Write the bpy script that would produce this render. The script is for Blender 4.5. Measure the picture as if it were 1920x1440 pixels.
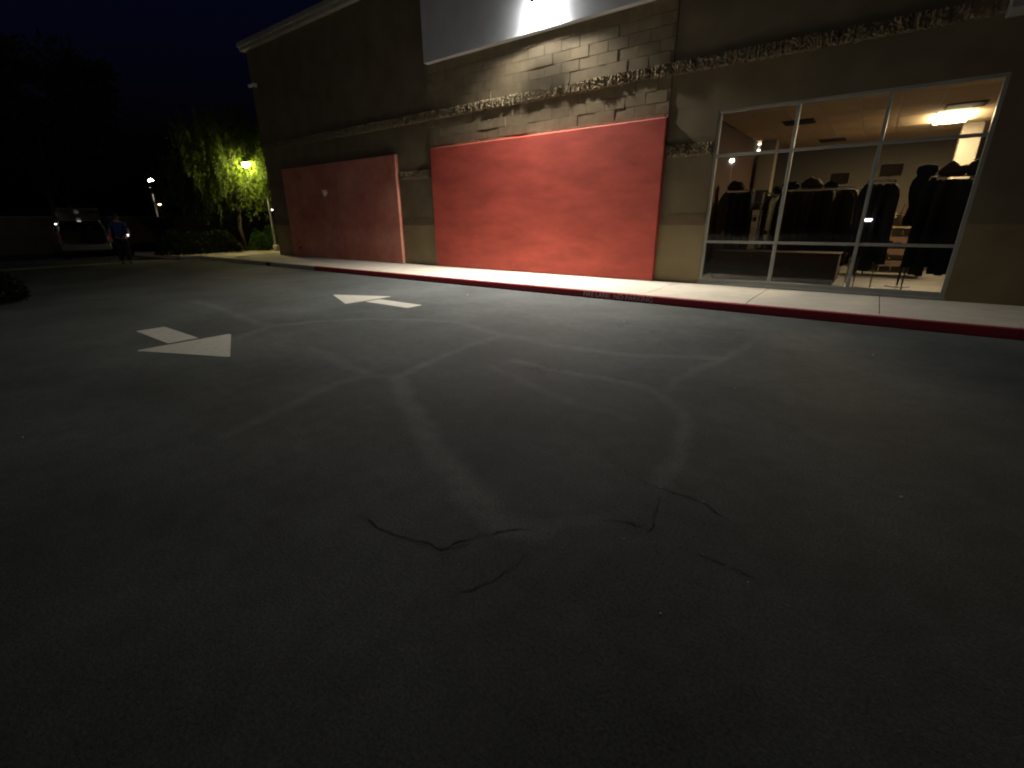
import bpy, bmesh, math, random
import numpy as np
from mathutils import Vector, Matrix, Euler, noise as mnoise

for o in list(bpy.data.objects):
    bpy.data.objects.remove(o)
SC = bpy.context.scene
COL = SC.collection
rad = math.radians

# ------------------------------------------------------------------ camera
H_CAM = 1.4
YAW, PITCH, ROLL = 0.645509, 0.339973, -0.0075257
cam_d = bpy.data.cameras.new('camera')
cam = bpy.data.objects.new('camera', cam_d)
COL.objects.link(cam)
fw = Vector((-math.sin(YAW) * math.cos(PITCH), math.cos(YAW) * math.cos(PITCH), -math.sin(PITCH)))
rt = Vector((math.cos(YAW), math.sin(YAW), 0))
up = rt.cross(fw)
r2 = rt * math.cos(ROLL) + up * math.sin(ROLL)
u2 = up * math.cos(ROLL) - rt * math.sin(ROLL)
m = Matrix((r2, u2, -fw)).transposed().to_4x4()
m.translation = Vector((0, 0, H_CAM))
cam.matrix_world = m
cam_d.sensor_width = 36
cam_d.lens = 36 * 865.9 / 1920
cam_d.clip_end = 2000
cam_d.clip_start = 0.05
SC.camera = cam

# ------------------------------------------------------------------ world and exposure
world = bpy.data.worlds.new('World')
SC.world = world
world.use_nodes = True
wn = world.node_tree.nodes
wl = world.node_tree.links
sky = wn.new('ShaderNodeTexSky')
sky.sky_type = 'NISHITA'
sky.sun_disc = False
sky.sun_elevation = rad(-3.0)
sky.sun_rotation = rad(140)
sky.ozone_density = 4.0
sky.dust_density = 0.3
bg = wn['Background']
bg.inputs['Strength'].default_value = 0.13
tint = wn.new('ShaderNodeVectorMath'); tint.operation = 'MULTIPLY'
tint.inputs[1].default_value = (0.45, 0.85, 0.9)
wl.new(sky.outputs[0], tint.inputs[0])
wl.new(tint.outputs[0], bg.inputs['Color'])

SC.view_settings.view_transform = 'Standard'
SC.view_settings.look = 'None'
SC.view_settings.exposure = 0.0
SC.view_settings.gamma = 1.0
SC.view_settings.use_curve_mapping = False
SC.render.engine = 'CYCLES'
SC.cycles.use_denoising = True
SC.cycles.max_bounces = 8
SC.cycles.transparent_max_bounces = 24
SC.cycles.sample_clamp_indirect = 3.0
SC.cycles.filter_width = 2.0
SC.cycles.use_adaptive_sampling = False

# ------------------------------------------------------------------ materials
MATS = {}


def _nt(name):
    mt = bpy.data.materials.new(name)
    mt.use_nodes = True
    nt = mt.node_tree
    return mt, nt, nt.nodes, nt.links, nt.nodes['Principled BSDF']


def M(name, col, rough=0.8, var=0.15, scale=6.0, bump=0.0, bscale=40.0, spec=0.3, metal=0.0, col2=None, stretch=(1, 1, 1), detail=6, objinfo=0.0):
    if name in MATS:
        return MATS[name]
    mt, nt, N, L, P = _nt(name)
    geo = N.new('ShaderNodeNewGeometry')
    mp = N.new('ShaderNodeVectorMath'); mp.operation = 'MULTIPLY'
    mp.inputs[1].default_value = stretch
    L.new(geo.outputs['Position'], mp.inputs[0])
    nz = N.new('ShaderNodeTexNoise'); nz.inputs['Scale'].default_value = scale
    nz.inputs['Detail'].default_value = detail
    nz.inputs['Roughness'].default_value = 0.65
    L.new(mp.outputs[0], nz.inputs['Vector'])
    cr = N.new('ShaderNodeValToRGB')
    cr.color_ramp.elements[0].position = 0.3
    cr.color_ramp.elements[1].position = 0.72
    a = [max(0, c * (1 - var)) for c in col]
    b = [min(1, c * (1 + var)) for c in (col2 or col)]
    cr.color_ramp.elements[0].color = (*a, 1)
    cr.color_ramp.elements[1].color = (*b, 1)
    L.new(nz.outputs['Fac'], cr.inputs['Fac'])
    out = cr.outputs['Color']
    if objinfo:
        oi = N.new('ShaderNodeObjectInfo')
        mr = N.new('ShaderNodeMapRange')
        mr.inputs['To Min'].default_value = 1 - objinfo
        mr.inputs['To Max'].default_value = 1 + objinfo
        L.new(oi.outputs['Random'], mr.inputs['Value'])
        mu = N.new('ShaderNodeVectorMath'); mu.operation = 'SCALE'
        L.new(out, mu.inputs[0]); L.new(mr.outputs[0], mu.inputs['Scale'])
        out = mu.outputs[0]
    L.new(out, P.inputs['Base Color'])
    P.inputs['Roughness'].default_value = rough
    P.inputs['Specular IOR Level'].default_value = spec
    P.inputs['Metallic'].default_value = metal
    if bump:
        n2 = N.new('ShaderNodeTexNoise'); n2.inputs['Scale'].default_value = bscale
        n2.inputs['Detail'].default_value = 5
        L.new(geo.outputs['Position'], n2.inputs['Vector'])
        bp = N.new('ShaderNodeBump'); bp.inputs['Strength'].default_value = 0.6
        bp.inputs['Distance'].default_value = bump
        L.new(n2.outputs['Fac'], bp.inputs['Height'])
        L.new(bp.outputs['Normal'], P.inputs['Normal'])
    MATS[name] = mt
    return mt


def EM(name, col, strength):
    if name in MATS:
        return MATS[name]
    mt, nt, N, L, P = _nt(name)
    P.inputs['Base Color'].default_value = (0.8, 0.8, 0.8, 1)
    P.inputs['Emission Color'].default_value = (*col, 1)
    P.inputs['Emission Strength'].default_value = strength
    MATS[name] = mt
    return mt


def leaf_mat(name, col, trans=0.5):
    if name in MATS:
        return MATS[name]
    mt, nt, N, L, P = _nt(name)
    geo = N.new('ShaderNodeNewGeometry')
    mr = N.new('ShaderNodeMapRange')
    mr.inputs['To Min'].default_value = 0.6
    mr.inputs['To Max'].default_value = 1.35
    L.new(geo.outputs['Random Per Island'], mr.inputs['Value'])
    sc = N.new('ShaderNodeVectorMath'); sc.operation = 'SCALE'
    sc.inputs[0].default_value = col
    L.new(mr.outputs[0], sc.inputs['Scale'])
    L.new(sc.outputs[0], P.inputs['Base Color'])
    P.inputs['Roughness'].default_value = 0.55
    P.inputs['Specular IOR Level'].default_value = 0.25
    tr = N.new('ShaderNodeBsdfTranslucent')
    s2 = N.new('ShaderNodeVectorMath'); s2.operation = 'MULTIPLY'
    s2.inputs[1].default_value = (1.7, 1.9, 0.7)
    L.new(sc.outputs[0], s2.inputs[0])
    L.new(s2.outputs[0], tr.inputs['Color'])
    mx = N.new('ShaderNodeMixShader'); mx.inputs[0].default_value = trans
    L.new(P.outputs[0], mx.inputs[1]); L.new(tr.outputs[0], mx.inputs[2])
    L.new(mx.outputs[0], N['Material Output'].inputs['Surface'])
    MATS[name] = mt
    return mt


def glass_mat():
    mt, nt, N, L, P = _nt('window_glass')
    fr = N.new('ShaderNodeFresnel'); fr.inputs['IOR'].default_value = 1.5
    ml = N.new('ShaderNodeMath'); ml.operation = 'MULTIPLY'; ml.inputs[1].default_value = 2.3
    ml.use_clamp = True
    L.new(fr.outputs[0], ml.inputs[0])
    tr = N.new('ShaderNodeBsdfTransparent'); tr.inputs['Color'].default_value = (0.80, 0.79, 0.74, 1)
    gl = N.new('ShaderNodeBsdfGlossy'); gl.inputs['Roughness'].default_value = 0.015
    geo = N.new('ShaderNodeNewGeometry')
    nz = N.new('ShaderNodeTexNoise'); nz.inputs['Scale'].default_value = 1.3
    L.new(geo.outputs['Position'], nz.inputs['Vector'])
    bp = N.new('ShaderNodeBump'); bp.inputs['Distance'].default_value = 0.004; bp.inputs['Strength'].default_value = 0.5
    L.new(nz.outputs['Fac'], bp.inputs['Height'])
    L.new(bp.outputs['Normal'], gl.inputs['Normal'])
    mx = N.new('ShaderNodeMixShader')
    L.new(ml.outputs[0], mx.inputs[0]); L.new(tr.outputs[0], mx.inputs[1]); L.new(gl.outputs[0], mx.inputs[2])
    L.new(mx.outputs[0], N['Material Output'].inputs['Surface'])
    MATS['glass'] = mt
    return mt


def asphalt_mat():
    mt, nt, N, L, P = _nt('asphalt')
    geo = N.new('ShaderNodeNewGeometry')

    def nz(scale, det, rough=0.6):
        n = N.new('ShaderNodeTexNoise'); n.inputs['Scale'].default_value = scale
        n.inputs['Detail'].default_value = det; n.inputs['Roughness'].default_value = rough
        L.new(geo.outputs['Position'], n.inputs['Vector'])
        return n

    def ramp(src, p0, c0, p1, c1):
        r = N.new('ShaderNodeValToRGB')
        r.color_ramp.elements[0].position = p0; r.color_ramp.elements[0].color = (c0, c0, c0, 1)
        r.color_ramp.elements[1].position = p1; r.color_ramp.elements[1].color = (c1, c1, c1, 1)
        L.new(src, r.inputs['Fac'])
        return r.outputs['Color']

    def mul(a, b):
        v = N.new('ShaderNodeVectorMath'); v.operation = 'MULTIPLY'
        L.new(a, v.inputs[0]); L.new(b, v.inputs[1])
        return v.outputs[0]
    stain = ramp(nz(0.55, 5).outputs['Fac'], 0.3, 0.62, 0.7, 1.32)
    agg = ramp(nz(75, 3, 0.75).outputs['Fac'], 0.3, 0.55, 0.72, 1.5)
    mid = ramp(nz(7, 6, 0.7).outputs['Fac'], 0.3, 0.84, 0.7, 1.16)
    at = N.new('ShaderNodeAttribute'); at.attribute_name = 'seal'
    sn = nz(9, 5, 0.7)
    sm = N.new('ShaderNodeMath'); sm.operation = 'MULTIPLY'
    snr = ramp(sn.outputs['Fac'], 0.25, 0.45, 0.6, 1.0)
    L.new(at.outputs['Fac'], sm.inputs[0]); L.new(snr, sm.inputs[1])
    mixc = N.new('ShaderNodeMix'); mixc.data_type = 'RGBA'
    mixc.inputs['A'].default_value = (0.071, 0.0785, 0.0775, 1)
    mixc.inputs['B'].default_value = (0.120, 0.130, 0.127, 1)
    L.new(sm.outputs[0], mixc.inputs['Factor'])
    oil = ramp(nz(1.9, 8, 0.72).outputs['Fac'], 0.60, 1.0, 0.74, 0.72)
    c = mul(mul(mul(mul(mixc.outputs['Result'], stain), agg), mid), oil)
    L.new(c, P.inputs['Base Color'])
    P.inputs['Roughness'].default_value = 0.78
    P.inputs['Specular IOR Level'].default_value = 0.16
    bp = N.new('ShaderNodeBump'); bp.inputs['Strength'].default_value = 0.7; bp.inputs['Distance'].default_value = 0.005
    L.new(nz(110, 4, 0.7).outputs['Fac'], bp.inputs['Height'])
    L.new(bp.outputs['Normal'], P.inputs['Normal'])
    MATS['asphalt'] = mt
    return mt


def paint_mat(name, col, worn, amount=0.5, scale=14):
    """road or kerb paint worn through in ragged patches"""
    mt, nt, N, L, P = _nt(name)
    geo = N.new('ShaderNodeNewGeometry')
    n = N.new('ShaderNodeTexNoise'); n.inputs['Scale'].default_value = scale
    n.inputs['Detail'].default_value = 9; n.inputs['Roughness'].default_value = 0.75
    L.new(geo.outputs['Position'], n.inputs['Vector'])
    r = N.new('ShaderNodeValToRGB')
    r.color_ramp.elements[0].position = amount; r.color_ramp.elements[0].color = (*col, 1)
    r.color_ramp.elements[1].position = amount + 0.22; r.color_ramp.elements[1].color = (*worn, 1)
    L.new(n.outputs['Fac'], r.inputs['Fac'])
    L.new(r.outputs['Color'], P.inputs['Base Color'])
    P.inputs['Roughness'].default_value = 0.65
    P.inputs['Specular IOR Level'].default_value = 0.3
    MATS[name] = mt
    return mt


def wall_mat():
    """painted block wall: colour plus the faint relief of its courses"""
    mt, nt, N, L, P = _nt('painted_block_wall')
    geo = N.new('ShaderNodeNewGeometry')
    sep = N.new('ShaderNodeSeparateXYZ'); L.new(geo.outputs['Position'], sep.inputs[0])
    ad = N.new('ShaderNodeMath'); ad.operation = 'ADD'
    L.new(sep.outputs['X'], ad.inputs[0]); L.new(sep.outputs['Y'], ad.inputs[1])
    cb = N.new('ShaderNodeCombineXYZ')
    L.new(ad.outputs[0], cb.inputs['X']); L.new(sep.outputs['Z'], cb.inputs['Y'])
    br = N.new('ShaderNodeTexBrick')
    br.inputs['Scale'].default_value = 1.0
    br.inputs['Mortar Size'].default_value = 0.008
    br.inputs['Mortar Smooth'].default_value = 0.4
    br.inputs['Brick Width'].default_value = 0.44
    br.inputs['Row Height'].default_value = 0.211
    L.new(cb.outputs[0], br.inputs['Vector'])
    n = N.new('ShaderNodeTexNoise'); n.inputs['Scale'].default_value = 1.6; n.inputs['Detail'].default_value = 7
    L.new(geo.outputs['Position'], n.inputs['Vector'])
    r = N.new('ShaderNodeValToRGB')
    r.color_ramp.elements[0].position = 0.3; r.color_ramp.elements[0].color = (0.152, 0.122, 0.076, 1)
    r.color_ramp.elements[1].position = 0.72; r.color_ramp.elements[1].color = (0.208, 0.170, 0.110, 1)
    L.new(n.outputs['Fac'], r.inputs['Fac'])
    lo = N.new('ShaderNodeMath'); lo.operation = 'LESS_THAN'; lo.inputs[1].default_value = 1.30
    L.new(sep.outputs['Z'], lo.inputs[0])
    mc = N.new('ShaderNodeMix'); mc.data_type = 'RGBA'; mc.blend_type = 'MULTIPLY'
    mc.inputs['B'].default_value = (1.35, 1.33, 1.2, 1)           # lower wall is painted a lighter tan
    L.new(lo.outputs[0], mc.inputs['Factor']); L.new(r.outputs['Color'], mc.inputs['A'])
    L.new(mc.outputs['Result'], P.inputs['Base Color'])
    P.inputs['Roughness'].default_value = 0.85
    P.inputs['Specular IOR Level'].default_value = 0.2
    b1 = N.new('ShaderNodeBump'); b1.invert = True; b1.inputs['Distance'].default_value = 0.0025; b1.inputs['Strength'].default_value = 0.5
    L.new(br.outputs['Fac'], b1.inputs['Height'])
    n2 = N.new('ShaderNodeTexNoise'); n2.inputs['Scale'].default_value = 60; n2.inputs['Detail'].default_value = 4
    L.new(geo.outputs['Position'], n2.inputs['Vector'])
    b2 = N.new('ShaderNodeBump'); b2.inputs['Distance'].default_value = 0.002; b2.inputs['Strength'].default_value = 0.5
    L.new(n2.outputs['Fac'], b2.inputs['Height']); L.new(b1.outputs['Normal'], b2.inputs['Normal'])
    L.new(b2.outputs['Normal'], P.inputs['Normal'])
    MATS['wall'] = mt
    return mt


glass_mat(); asphalt_mat(); wall_mat()
M('block', (0.195, 0.156, 0.098), 0.85, 0.14, 5, 0.0025, 55, 0.2, objinfo=0.07)
M('splitface', (0.185, 0.15, 0.095), 0.95, 0.3, 25, 0.006, 70, 0.15, objinfo=0.06)
M('band', (0.145, 0.108, 0.066), 0.9, 0.15, 6, 0.002, 50)
M('red', (0.42, 0.075, 0.054), 0.7, 0.26, 1.7, 0.002, 70, 0.3, stretch=(0.5, 1, 1.6))
M('redfade', (0.52, 0.145, 0.105), 0.75, 0.2, 0.9, 0.002, 70, 0.3, col2=(0.58, 0.26, 0.20), stretch=(0.8, 1, 1))
M('greystucco', (0.56, 0.58, 0.59), 0.8, 0.08, 2.2, 0.0015, 60, 0.3)
M('coping', (0.34, 0.33, 0.28), 0.6, 0.15, 3, 0.001, 30)
M('concrete', (0.48, 0.445, 0.375), 0.85, 0.12, 3.5, 0.0015, 90, 0.25, detail=9)
M('curbconcrete', (0.40, 0.36, 0.30), 0.85, 0.2, 6, 0.002, 80)
M('gutter', (0.17, 0.155, 0.125), 0.9, 0.2, 3, 0.002, 50)
M('alu', (0.30, 0.31, 0.29), 0.45, 0.08, 5, 0, 40, 0.5)
M('white', (0.7, 0.68, 0.62), 0.6, 0.08, 5)
M('cream', (0.26, 0.225, 0.165), 0.7, 0.08, 5)
M('black', (0.012, 0.012, 0.013), 0.6, 0.2, 10)
M('rubber', (0.015, 0.015, 0.015), 0.8, 0.2, 10)
M('darkmetal', (0.05, 0.05, 0.05), 0.4, 0.1, 10, metal=0.6)
M('chrome', (0.7, 0.68, 0.62), 0.25, 0.05, 10, metal=1.0)
M('ceil', (0.78, 0.60, 0.38), 0.9, 0.06, 3, objinfo=0.08)
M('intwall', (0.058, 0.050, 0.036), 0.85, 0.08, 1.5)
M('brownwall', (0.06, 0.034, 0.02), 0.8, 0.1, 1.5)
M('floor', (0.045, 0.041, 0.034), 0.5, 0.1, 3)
M('bark', (0.05, 0.038, 0.026), 0.9, 0.3, 14, 0.01, 30)
M('gravel', (0.42, 0.35, 0.25), 0.95, 0.35, 40, 0.02, 60)
M('blockfence', (0.12, 0.095, 0.055), 0.9, 0.15, 2.5, 0.004, 40)
M('caprow', (0.22, 0.20, 0.15), 0.8, 0.1, 4)
paint_mat('roadpaint', (0.43, 0.42, 0.37), (0.15, 0.148, 0.13), 0.53, 13)
paint_mat('curbred', (0.33, 0.028, 0.040), (0.15, 0.05, 0.045), 0.55, 9)
paint_mat('curbtoplitred', (0.44, 0.22, 0.19), (0.46, 0.38, 0.30), 0.45, 16)  # worn red paint, with lamp light on the top edge mixed in
paint_mat('stencil', (0.62, 0.55, 0.52), (0.30, 0.18, 0.17), 0.52, 30)
M('crack', (0.046, 0.050, 0.049), 1.0, 0.2, 20, spec=0.0)
M('pebble', (0.55, 0.53, 0.46), 0.7, 0.2, 50)
leaf_mat('leaf_weeping', (0.075, 0.105, 0.022), 0.5)
leaf_mat('leaf_dark', (0.035, 0.055, 0.018), 0.3)
leaf_mat('leaf_shrub', (0.085, 0.17, 0.035), 0.3)
leaf_mat('leaf_hedge', (0.018, 0.027, 0.012), 0.25)


# ------------------------------------------------------------------ mesh helpers
class MB:
    def __init__(self):
        self.v = []; self.f = []; self.mi = []

    def add(self, vs, fs, mi=0):
        b = len(self.v)
        self.v += [tuple(p) for p in vs]
        for f in fs:
            self.f.append([b + i for i in f]); self.mi.append(mi)
        return self

    def box(self, x0, x1, y0, y1, z0, z1, mi=0, mat=None):
        vs = [Vector((x, y, z)) for z in (z0, z1) for x, y in ((x0, y0), (x1, y0), (x1, y1), (x0, y1))]
        if mat is not None:
            vs = [mat @ p for p in vs]
        return self.add(vs, [(3, 2, 1, 0), (4, 5, 6, 7), (0, 1, 5, 4), (1, 2, 6, 5), (2, 3, 7, 6), (3, 0, 4, 7)], mi)

    def tube(self, pts, rads, n=8, mi=0, cap=True):
        pts = [Vector(p) for p in pts]
        rings = []
        for i, p in enumerate(pts):
            a = pts[max(0, i - 1)]; b = pts[min(len(pts) - 1, i + 1)]
            t = (b - a)
            t = t.normalized() if t.length > 1e-9 else Vector((0, 0, 1))
            ref = Vector((0, 0, 1)) if abs(t.z) < 0.9 else Vector((1, 0, 0))
            u = t.cross(ref).normalized(); w = t.cross(u)
            r = rads[i] if hasattr(rads, '__len__') else rads
            rings.append([p + (u * math.cos(2 * math.pi * k / n) + w * math.sin(2 * math.pi * k / n)) * r for k in range(n)])
        vs = [q for rg in rings for q in rg]
        fs = []
        for i in range(len(pts) - 1):
            for k in range(n):
                fs.append((i * n + k, i * n + (k + 1) % n, (i + 1) * n + (k + 1) % n, (i + 1) * n + k))
        if cap:
            fs.append(tuple(range(n))[::-1]); fs.append(tuple((len(pts) - 1) * n + k for k in range(n)))
        return self.add(vs, fs, mi)

    def lathe(self, prof, c=(0, 0, 0), n=16, mi=0, squash=(1, 1)):
        vs = []
        for r, z in prof:
            for k in range(n):
                a = 2 * math.pi * k / n
                vs.append((c[0] + r * math.cos(a) * squash[0], c[1] + r * math.sin(a) * squash[1], c[2] + z))
        fs = []
        for i in range(len(prof) - 1):
            for k in range(n):
                fs.append((i * n + k, i * n + (k + 1) % n, (i + 1) * n + (k + 1) % n, (i + 1) * n + k))
        fs.append(tuple(range(n))[::-1]); fs.append(tuple((len(prof) - 1) * n + k for k in range(n)))
        return self.add(vs, fs, mi)

    def prism_x(self, prof, x0, x1, mi=0, mis=None):
        """closed (y, z) profile swept along X"""
        n = len(prof)
        vs = [(x0, y, z) for y, z in prof] + [(x1, y, z) for y, z in prof]
        b = len(self.v)
        self.v += vs
        for k in range(n):
            self.f.append([b + k, b + (k + 1) % n, b + n + (k + 1) % n, b + n + k])
            self.mi.append(mis[k] if mis else mi)
        self.f.append([b + k for k in range(n)][::-1]); self.mi.append(mi)
        self.f.append([b + n + k for k in range(n)]); self.mi.append(mi)
        return self

    def mesh(self, name, mats, bevel=0.0, smooth=False, segs=2):
        me = bpy.data.meshes.new(name)
        me.from_pydata(self.v, [], self.f)
        me.polygons.foreach_set('material_index', self.mi)
        for mt in (mats if isinstance(mats, (list, tuple)) else [mats]):
            me.materials.append(MATS[mt] if isinstance(mt, str) else mt)
        bm = bmesh.new(); bm.from_mesh(me)
        bmesh.ops.recalc_face_normals(bm, faces=bm.faces)
        if bevel:
            ed = [e for e in bm.edges if len(e.link_faces) == 2 and e.calc_face_angle(0) > 0.6]
            bmesh.ops.bevel(bm, geom=ed, offset=bevel, segments=segs, affect='EDGES', profile=0.5)
        bm.to_mesh(me); bm.free()
        if smooth:
            me.polygons.foreach_set('use_smooth', [True] * len(me.polygons))
        me.update()
        return me

    def build(self, name, mats, parent=None, bevel=0.0, smooth=False, loc=None, segs=2):
        return link(name, self.mesh(name, mats, bevel, smooth, segs), parent, loc)


def link(name, me, parent=None, loc=None):
    o = bpy.data.objects.new(name, me)
    COL.objects.link(o)
    if parent is not None:
        o.parent = parent
    if loc is not None:
        o.location = loc
    return o


def box(name, mats, x0, x1, y0, y1, z0, z1, parent=None, bevel=0.0):
    return MB().box(x0, x1, y0, y1, z0, z1).build(name, mats, parent, bevel)


def empty(name, loc=(0, 0, 0), rz=0.0, parent=None):
    o = bpy.data.objects.new(name, None)
    o.empty_display_size = 0.2
    COL.objects.link(o)
    o.location = loc; o.rotation_euler = (0, 0, rz)
    if parent is not None:
        o.parent = parent
    return o


def tag(o, label=None, cat=None, group=None, kind=None):
    if label: o['label'] = label
    if cat: o['category'] = cat
    if group: o['group'] = group
    if kind: o['kind'] = kind
    return o


def children(o):
    return [c for c in bpy.data.objects if c.parent is o]


def copy_tree(o, parent=None):
    c = o.copy(); COL.objects.link(c); c.parent = parent
    for ch in children(o):
        copy_tree(ch, c)
    return c


RND = random.Random(7)

# ================================================================== ground
W = 10.08            # face of the shop wall
KERB_Y = 8.0
KZ = 0.14

SEAL = [  # widths in metres, strength, then the run of each sealed or worn crack on the asphalt
    (0.055, 0.75, [(-3.4, 2.66), (-3.49, 3.08), (-3.6, 3.76), (-3.6, 4.57)]),
    (0.07, 0.5, [(-6.22, 2.38), (-6.65, 3.14), (-6.42, 3.75), (-5.89, 4.31), (-5.16, 4.72), (-4.63, 4.86), (-3.64, 4.61), (-3.06, 4.61), (-2.38, 4.58), (-1.79, 4.7), (-1.07, 5.11)]),
    (0.075, 0.95, [(-3.4, 2.66), (-2.8, 2.3), (-2.26, 2.0), (-1.71, 1.69), (-1.39, 1.55), (-1.18, 1.51), (-1.02, 1.56)]),
    (0.06, 0.55, [(-3.42, 2.68), (-3.63, 2.53), (-3.69, 2.28), (-3.57, 1.79), (-3.47, 1.47), (-3.38, 1.17)]),
    (0.06, 0.5, [(-4.98, 2.79), (-4.25, 2.65), (-3.71, 2.59), (-3.4, 2.66)]),
    (0.08, 0.5, [(-10.28, 3.44), (-8.7, 3.35), (-7.29, 3.14), (-6.72, 3.17)]),
    (0.05, 0.85, [(-2.84, 3.78), (-2.23, 3.75), (-1.84, 3.78), (-1.47, 3.78), (-1.2, 3.71), (-0.99, 3.46), (-0.84, 3.19), (-0.77, 2.88), (-0.73, 2.55), (-0.71, 2.31)]),
    (0.05, 0.55, [(-1.19, 3.76), (-1.21, 4.09), (-1.16, 4.46), (-1.06, 5.05), (-0.92, 5.96)]),
    (0.04, 0.6, [(-0.83, 1.79), (-0.94, 1.68), (-1.0, 1.6)]),
    (0.05, 0.5, [(-2.9, 3.5), (-2.3, 3.25), (-1.7, 3.1), (-1.2, 3.05)]),
]


def make_ground():
    xs = np.concatenate([[-600, -200, -80, -45], np.arange(-40, -11, 1.0), np.arange(-11, 1.6, 0.04), np.arange(1.6, 12, 0.8), [14, 25, 80, 300, 600]])
    ys = np.concatenate([[-600, -200, -60, -20, -8, -3, -1, 0], np.arange(0.7, 6.4, 0.04), np.arange(6.5, 30, 0.8), [32, 50, 120, 300, 600]])
    X, Y = np.meshgrid(xs, ys)
    P = np.stack([X.ravel(), Y.ravel()], 1)
    wob = np.stack([np.sin(P[:, 0] * 5 + P[:, 1] * 3.1) * 0.018 + np.sin(P[:, 1] * 13 + P[:, 0] * 7) * 0.009,
                    np.sin(P[:, 1] * 6 - P[:, 0] * 4.3) * 0.018 + np.sin(P[:, 0] * 15) * 0.009], 1)
    Q = P + wob
    seal = np.zeros(len(P))
    for w, s, pl in SEAL:
        for a, b in zip(pl[:-1], pl[1:]):
            a = np.array(a); b = np.array(b); d = b - a
            t = np.clip(((Q - a) @ d) / (d @ d), 0, 1)
            dist = np.linalg.norm(Q - (a + t[:, None] * d), axis=1)
            seal = np.maximum(seal, s * np.clip(1.5 - dist / w, 0, 1) ** 0.8)
    nx, ny = len(xs), len(ys)
    idx = np.arange(nx * ny).reshape(ny, nx)
    F = np.stack([idx[:-1, :-1], idx[:-1, 1:], idx[1:, 1:], idx[1:, :-1]], -1).reshape(-1, 4)
    V = np.concatenate([P, np.zeros((len(P), 1))], 1)
    me = bpy.data.meshes.new('asphalt_ground')
    me.from_pydata(V.tolist(), [], F.tolist())
    at = me.attributes.new('seal', 'FLOAT', 'POINT')
    at.data.foreach_set('value', seal.astype(np.float32))
    me.materials.append(MATS['asphalt'])
    return tag(link('asphalt_ground', me), kind='structure')


ground = make_ground()

CRACKS = [
    (0.007, [(-0.68, 2.26), (-0.63, 2.08), (-0.59, 1.92), (-0.59, 1.86), (-0.69, 1.87), (-0.83, 1.79)]),
    (0.009, [(-1.01, 1.54), (-1.12, 1.48), (-1.22, 1.35), (-1.27, 1.23), (-1.29, 1.18), (-1.4, 1.16), (-1.54, 1.12), (-1.69, 1.11), (-1.85, 1.13)]),
    (0.013, [(-1.35, 1.175), (-1.29, 1.18), (-1.26, 1.20)]),
    (0.010, [(-1.29, 1.18), (-1.24, 1.13), (-1.17, 1.08)]),
    (0.007, [(-0.97, 1.46), (-0.96, 1.36), (-0.98, 1.18), (-1.03, 1.07), (-1.11, 0.99)]),
    (0.008, [(-1.05, 2.38), (-0.94, 2.33), (-0.85, 2.27), (-0.76, 2.27), (-0.67, 2.25), (-0.56, 2.25), (-0.43, 2.24), (-0.27, 2.15)]),
    (0.006, [(-0.44, 1.81), (-0.33, 1.83), (-0.16, 1.83), (-0.03, 1.8)]),
    (0.007, [(-1.95, 3.86), (-1.7, 3.87), (-1.45, 3.86)]),
    (0.007, [(-2.55, 3.72), (-2.47, 3.68), (-2.4, 3.72), (-2.35, 3.66)]),
]
for w, pl in list(CRACKS[:7]):        # short side cracks
    for _ in range(3):
        q = Vector(RND.choice(pl)); a_ = RND.uniform(0, 6.28); L_ = RND.uniform(0.08, 0.22)
        CRACKS.append((w * 0.55, [tuple(q), tuple(q + Vector((math.cos(a_), math.sin(a_))) * L_ * 0.5), tuple(q + Vector((math.cos(a_ + 0.5), math.sin(a_ + 0.5))) * L_)]))
for w, pl in CRACKS:
    pts = []
    for a, b in zip(pl[:-1], pl[1:]):
        n = max(2, int((Vector(b) - Vector(a)).length / 0.03))
        for k in range(n):
            p = Vector(a).lerp(Vector(b), k / n)
            pts.append(p + Vector((RND.gauss(0, 0.006), RND.gauss(0, 0.006))))
    pts.append(Vector(pl[-1]))
    vs = []; fs = []
    for i, p in enumerate(pts):
        d = (pts[min(i + 1, len(pts) - 1)] - pts[max(i - 1, 0)]).normalized()
        nrm = Vector((-d.y, d.x))
        e = min(1, i / 4, (len(pts) - 1 - i) / 4)
        hw = w * e * RND.uniform(0.08, 0.5)
        z = 0.003
        vs += [(p.x + nrm.x * hw, p.y + nrm.y * hw, z), (p.x - nrm.x * hw, p.y - nrm.y * hw, z)]
        if i:
            fs.append((2 * i - 2, 2 * i - 1, 2 * i + 1, 2 * i))
    MB().add(vs, fs).build('crack', 'crack', ground)

# little pits in the rough spot of the paving
pit = MB()
for _ in range(46):
    x = RND.gauss(-2.44, 0.10); y = RND.gauss(3.72, 0.07); r = RND.uniform(0.004, 0.014)
    k0 = RND.random() * 6
    pit.add([(x + r * RND.uniform(0.5, 1.3) * math.cos(k0 + a), y + r * RND.uniform(0.5, 1.3) * math.sin(k0 + a), 0.003) for a in (0, 1.2, 2.5, 3.8, 5.1)], [(0, 1, 2, 3, 4)])
tag(pit.build('paving_pits', 'crack', ground), kind='stuff')

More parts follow.
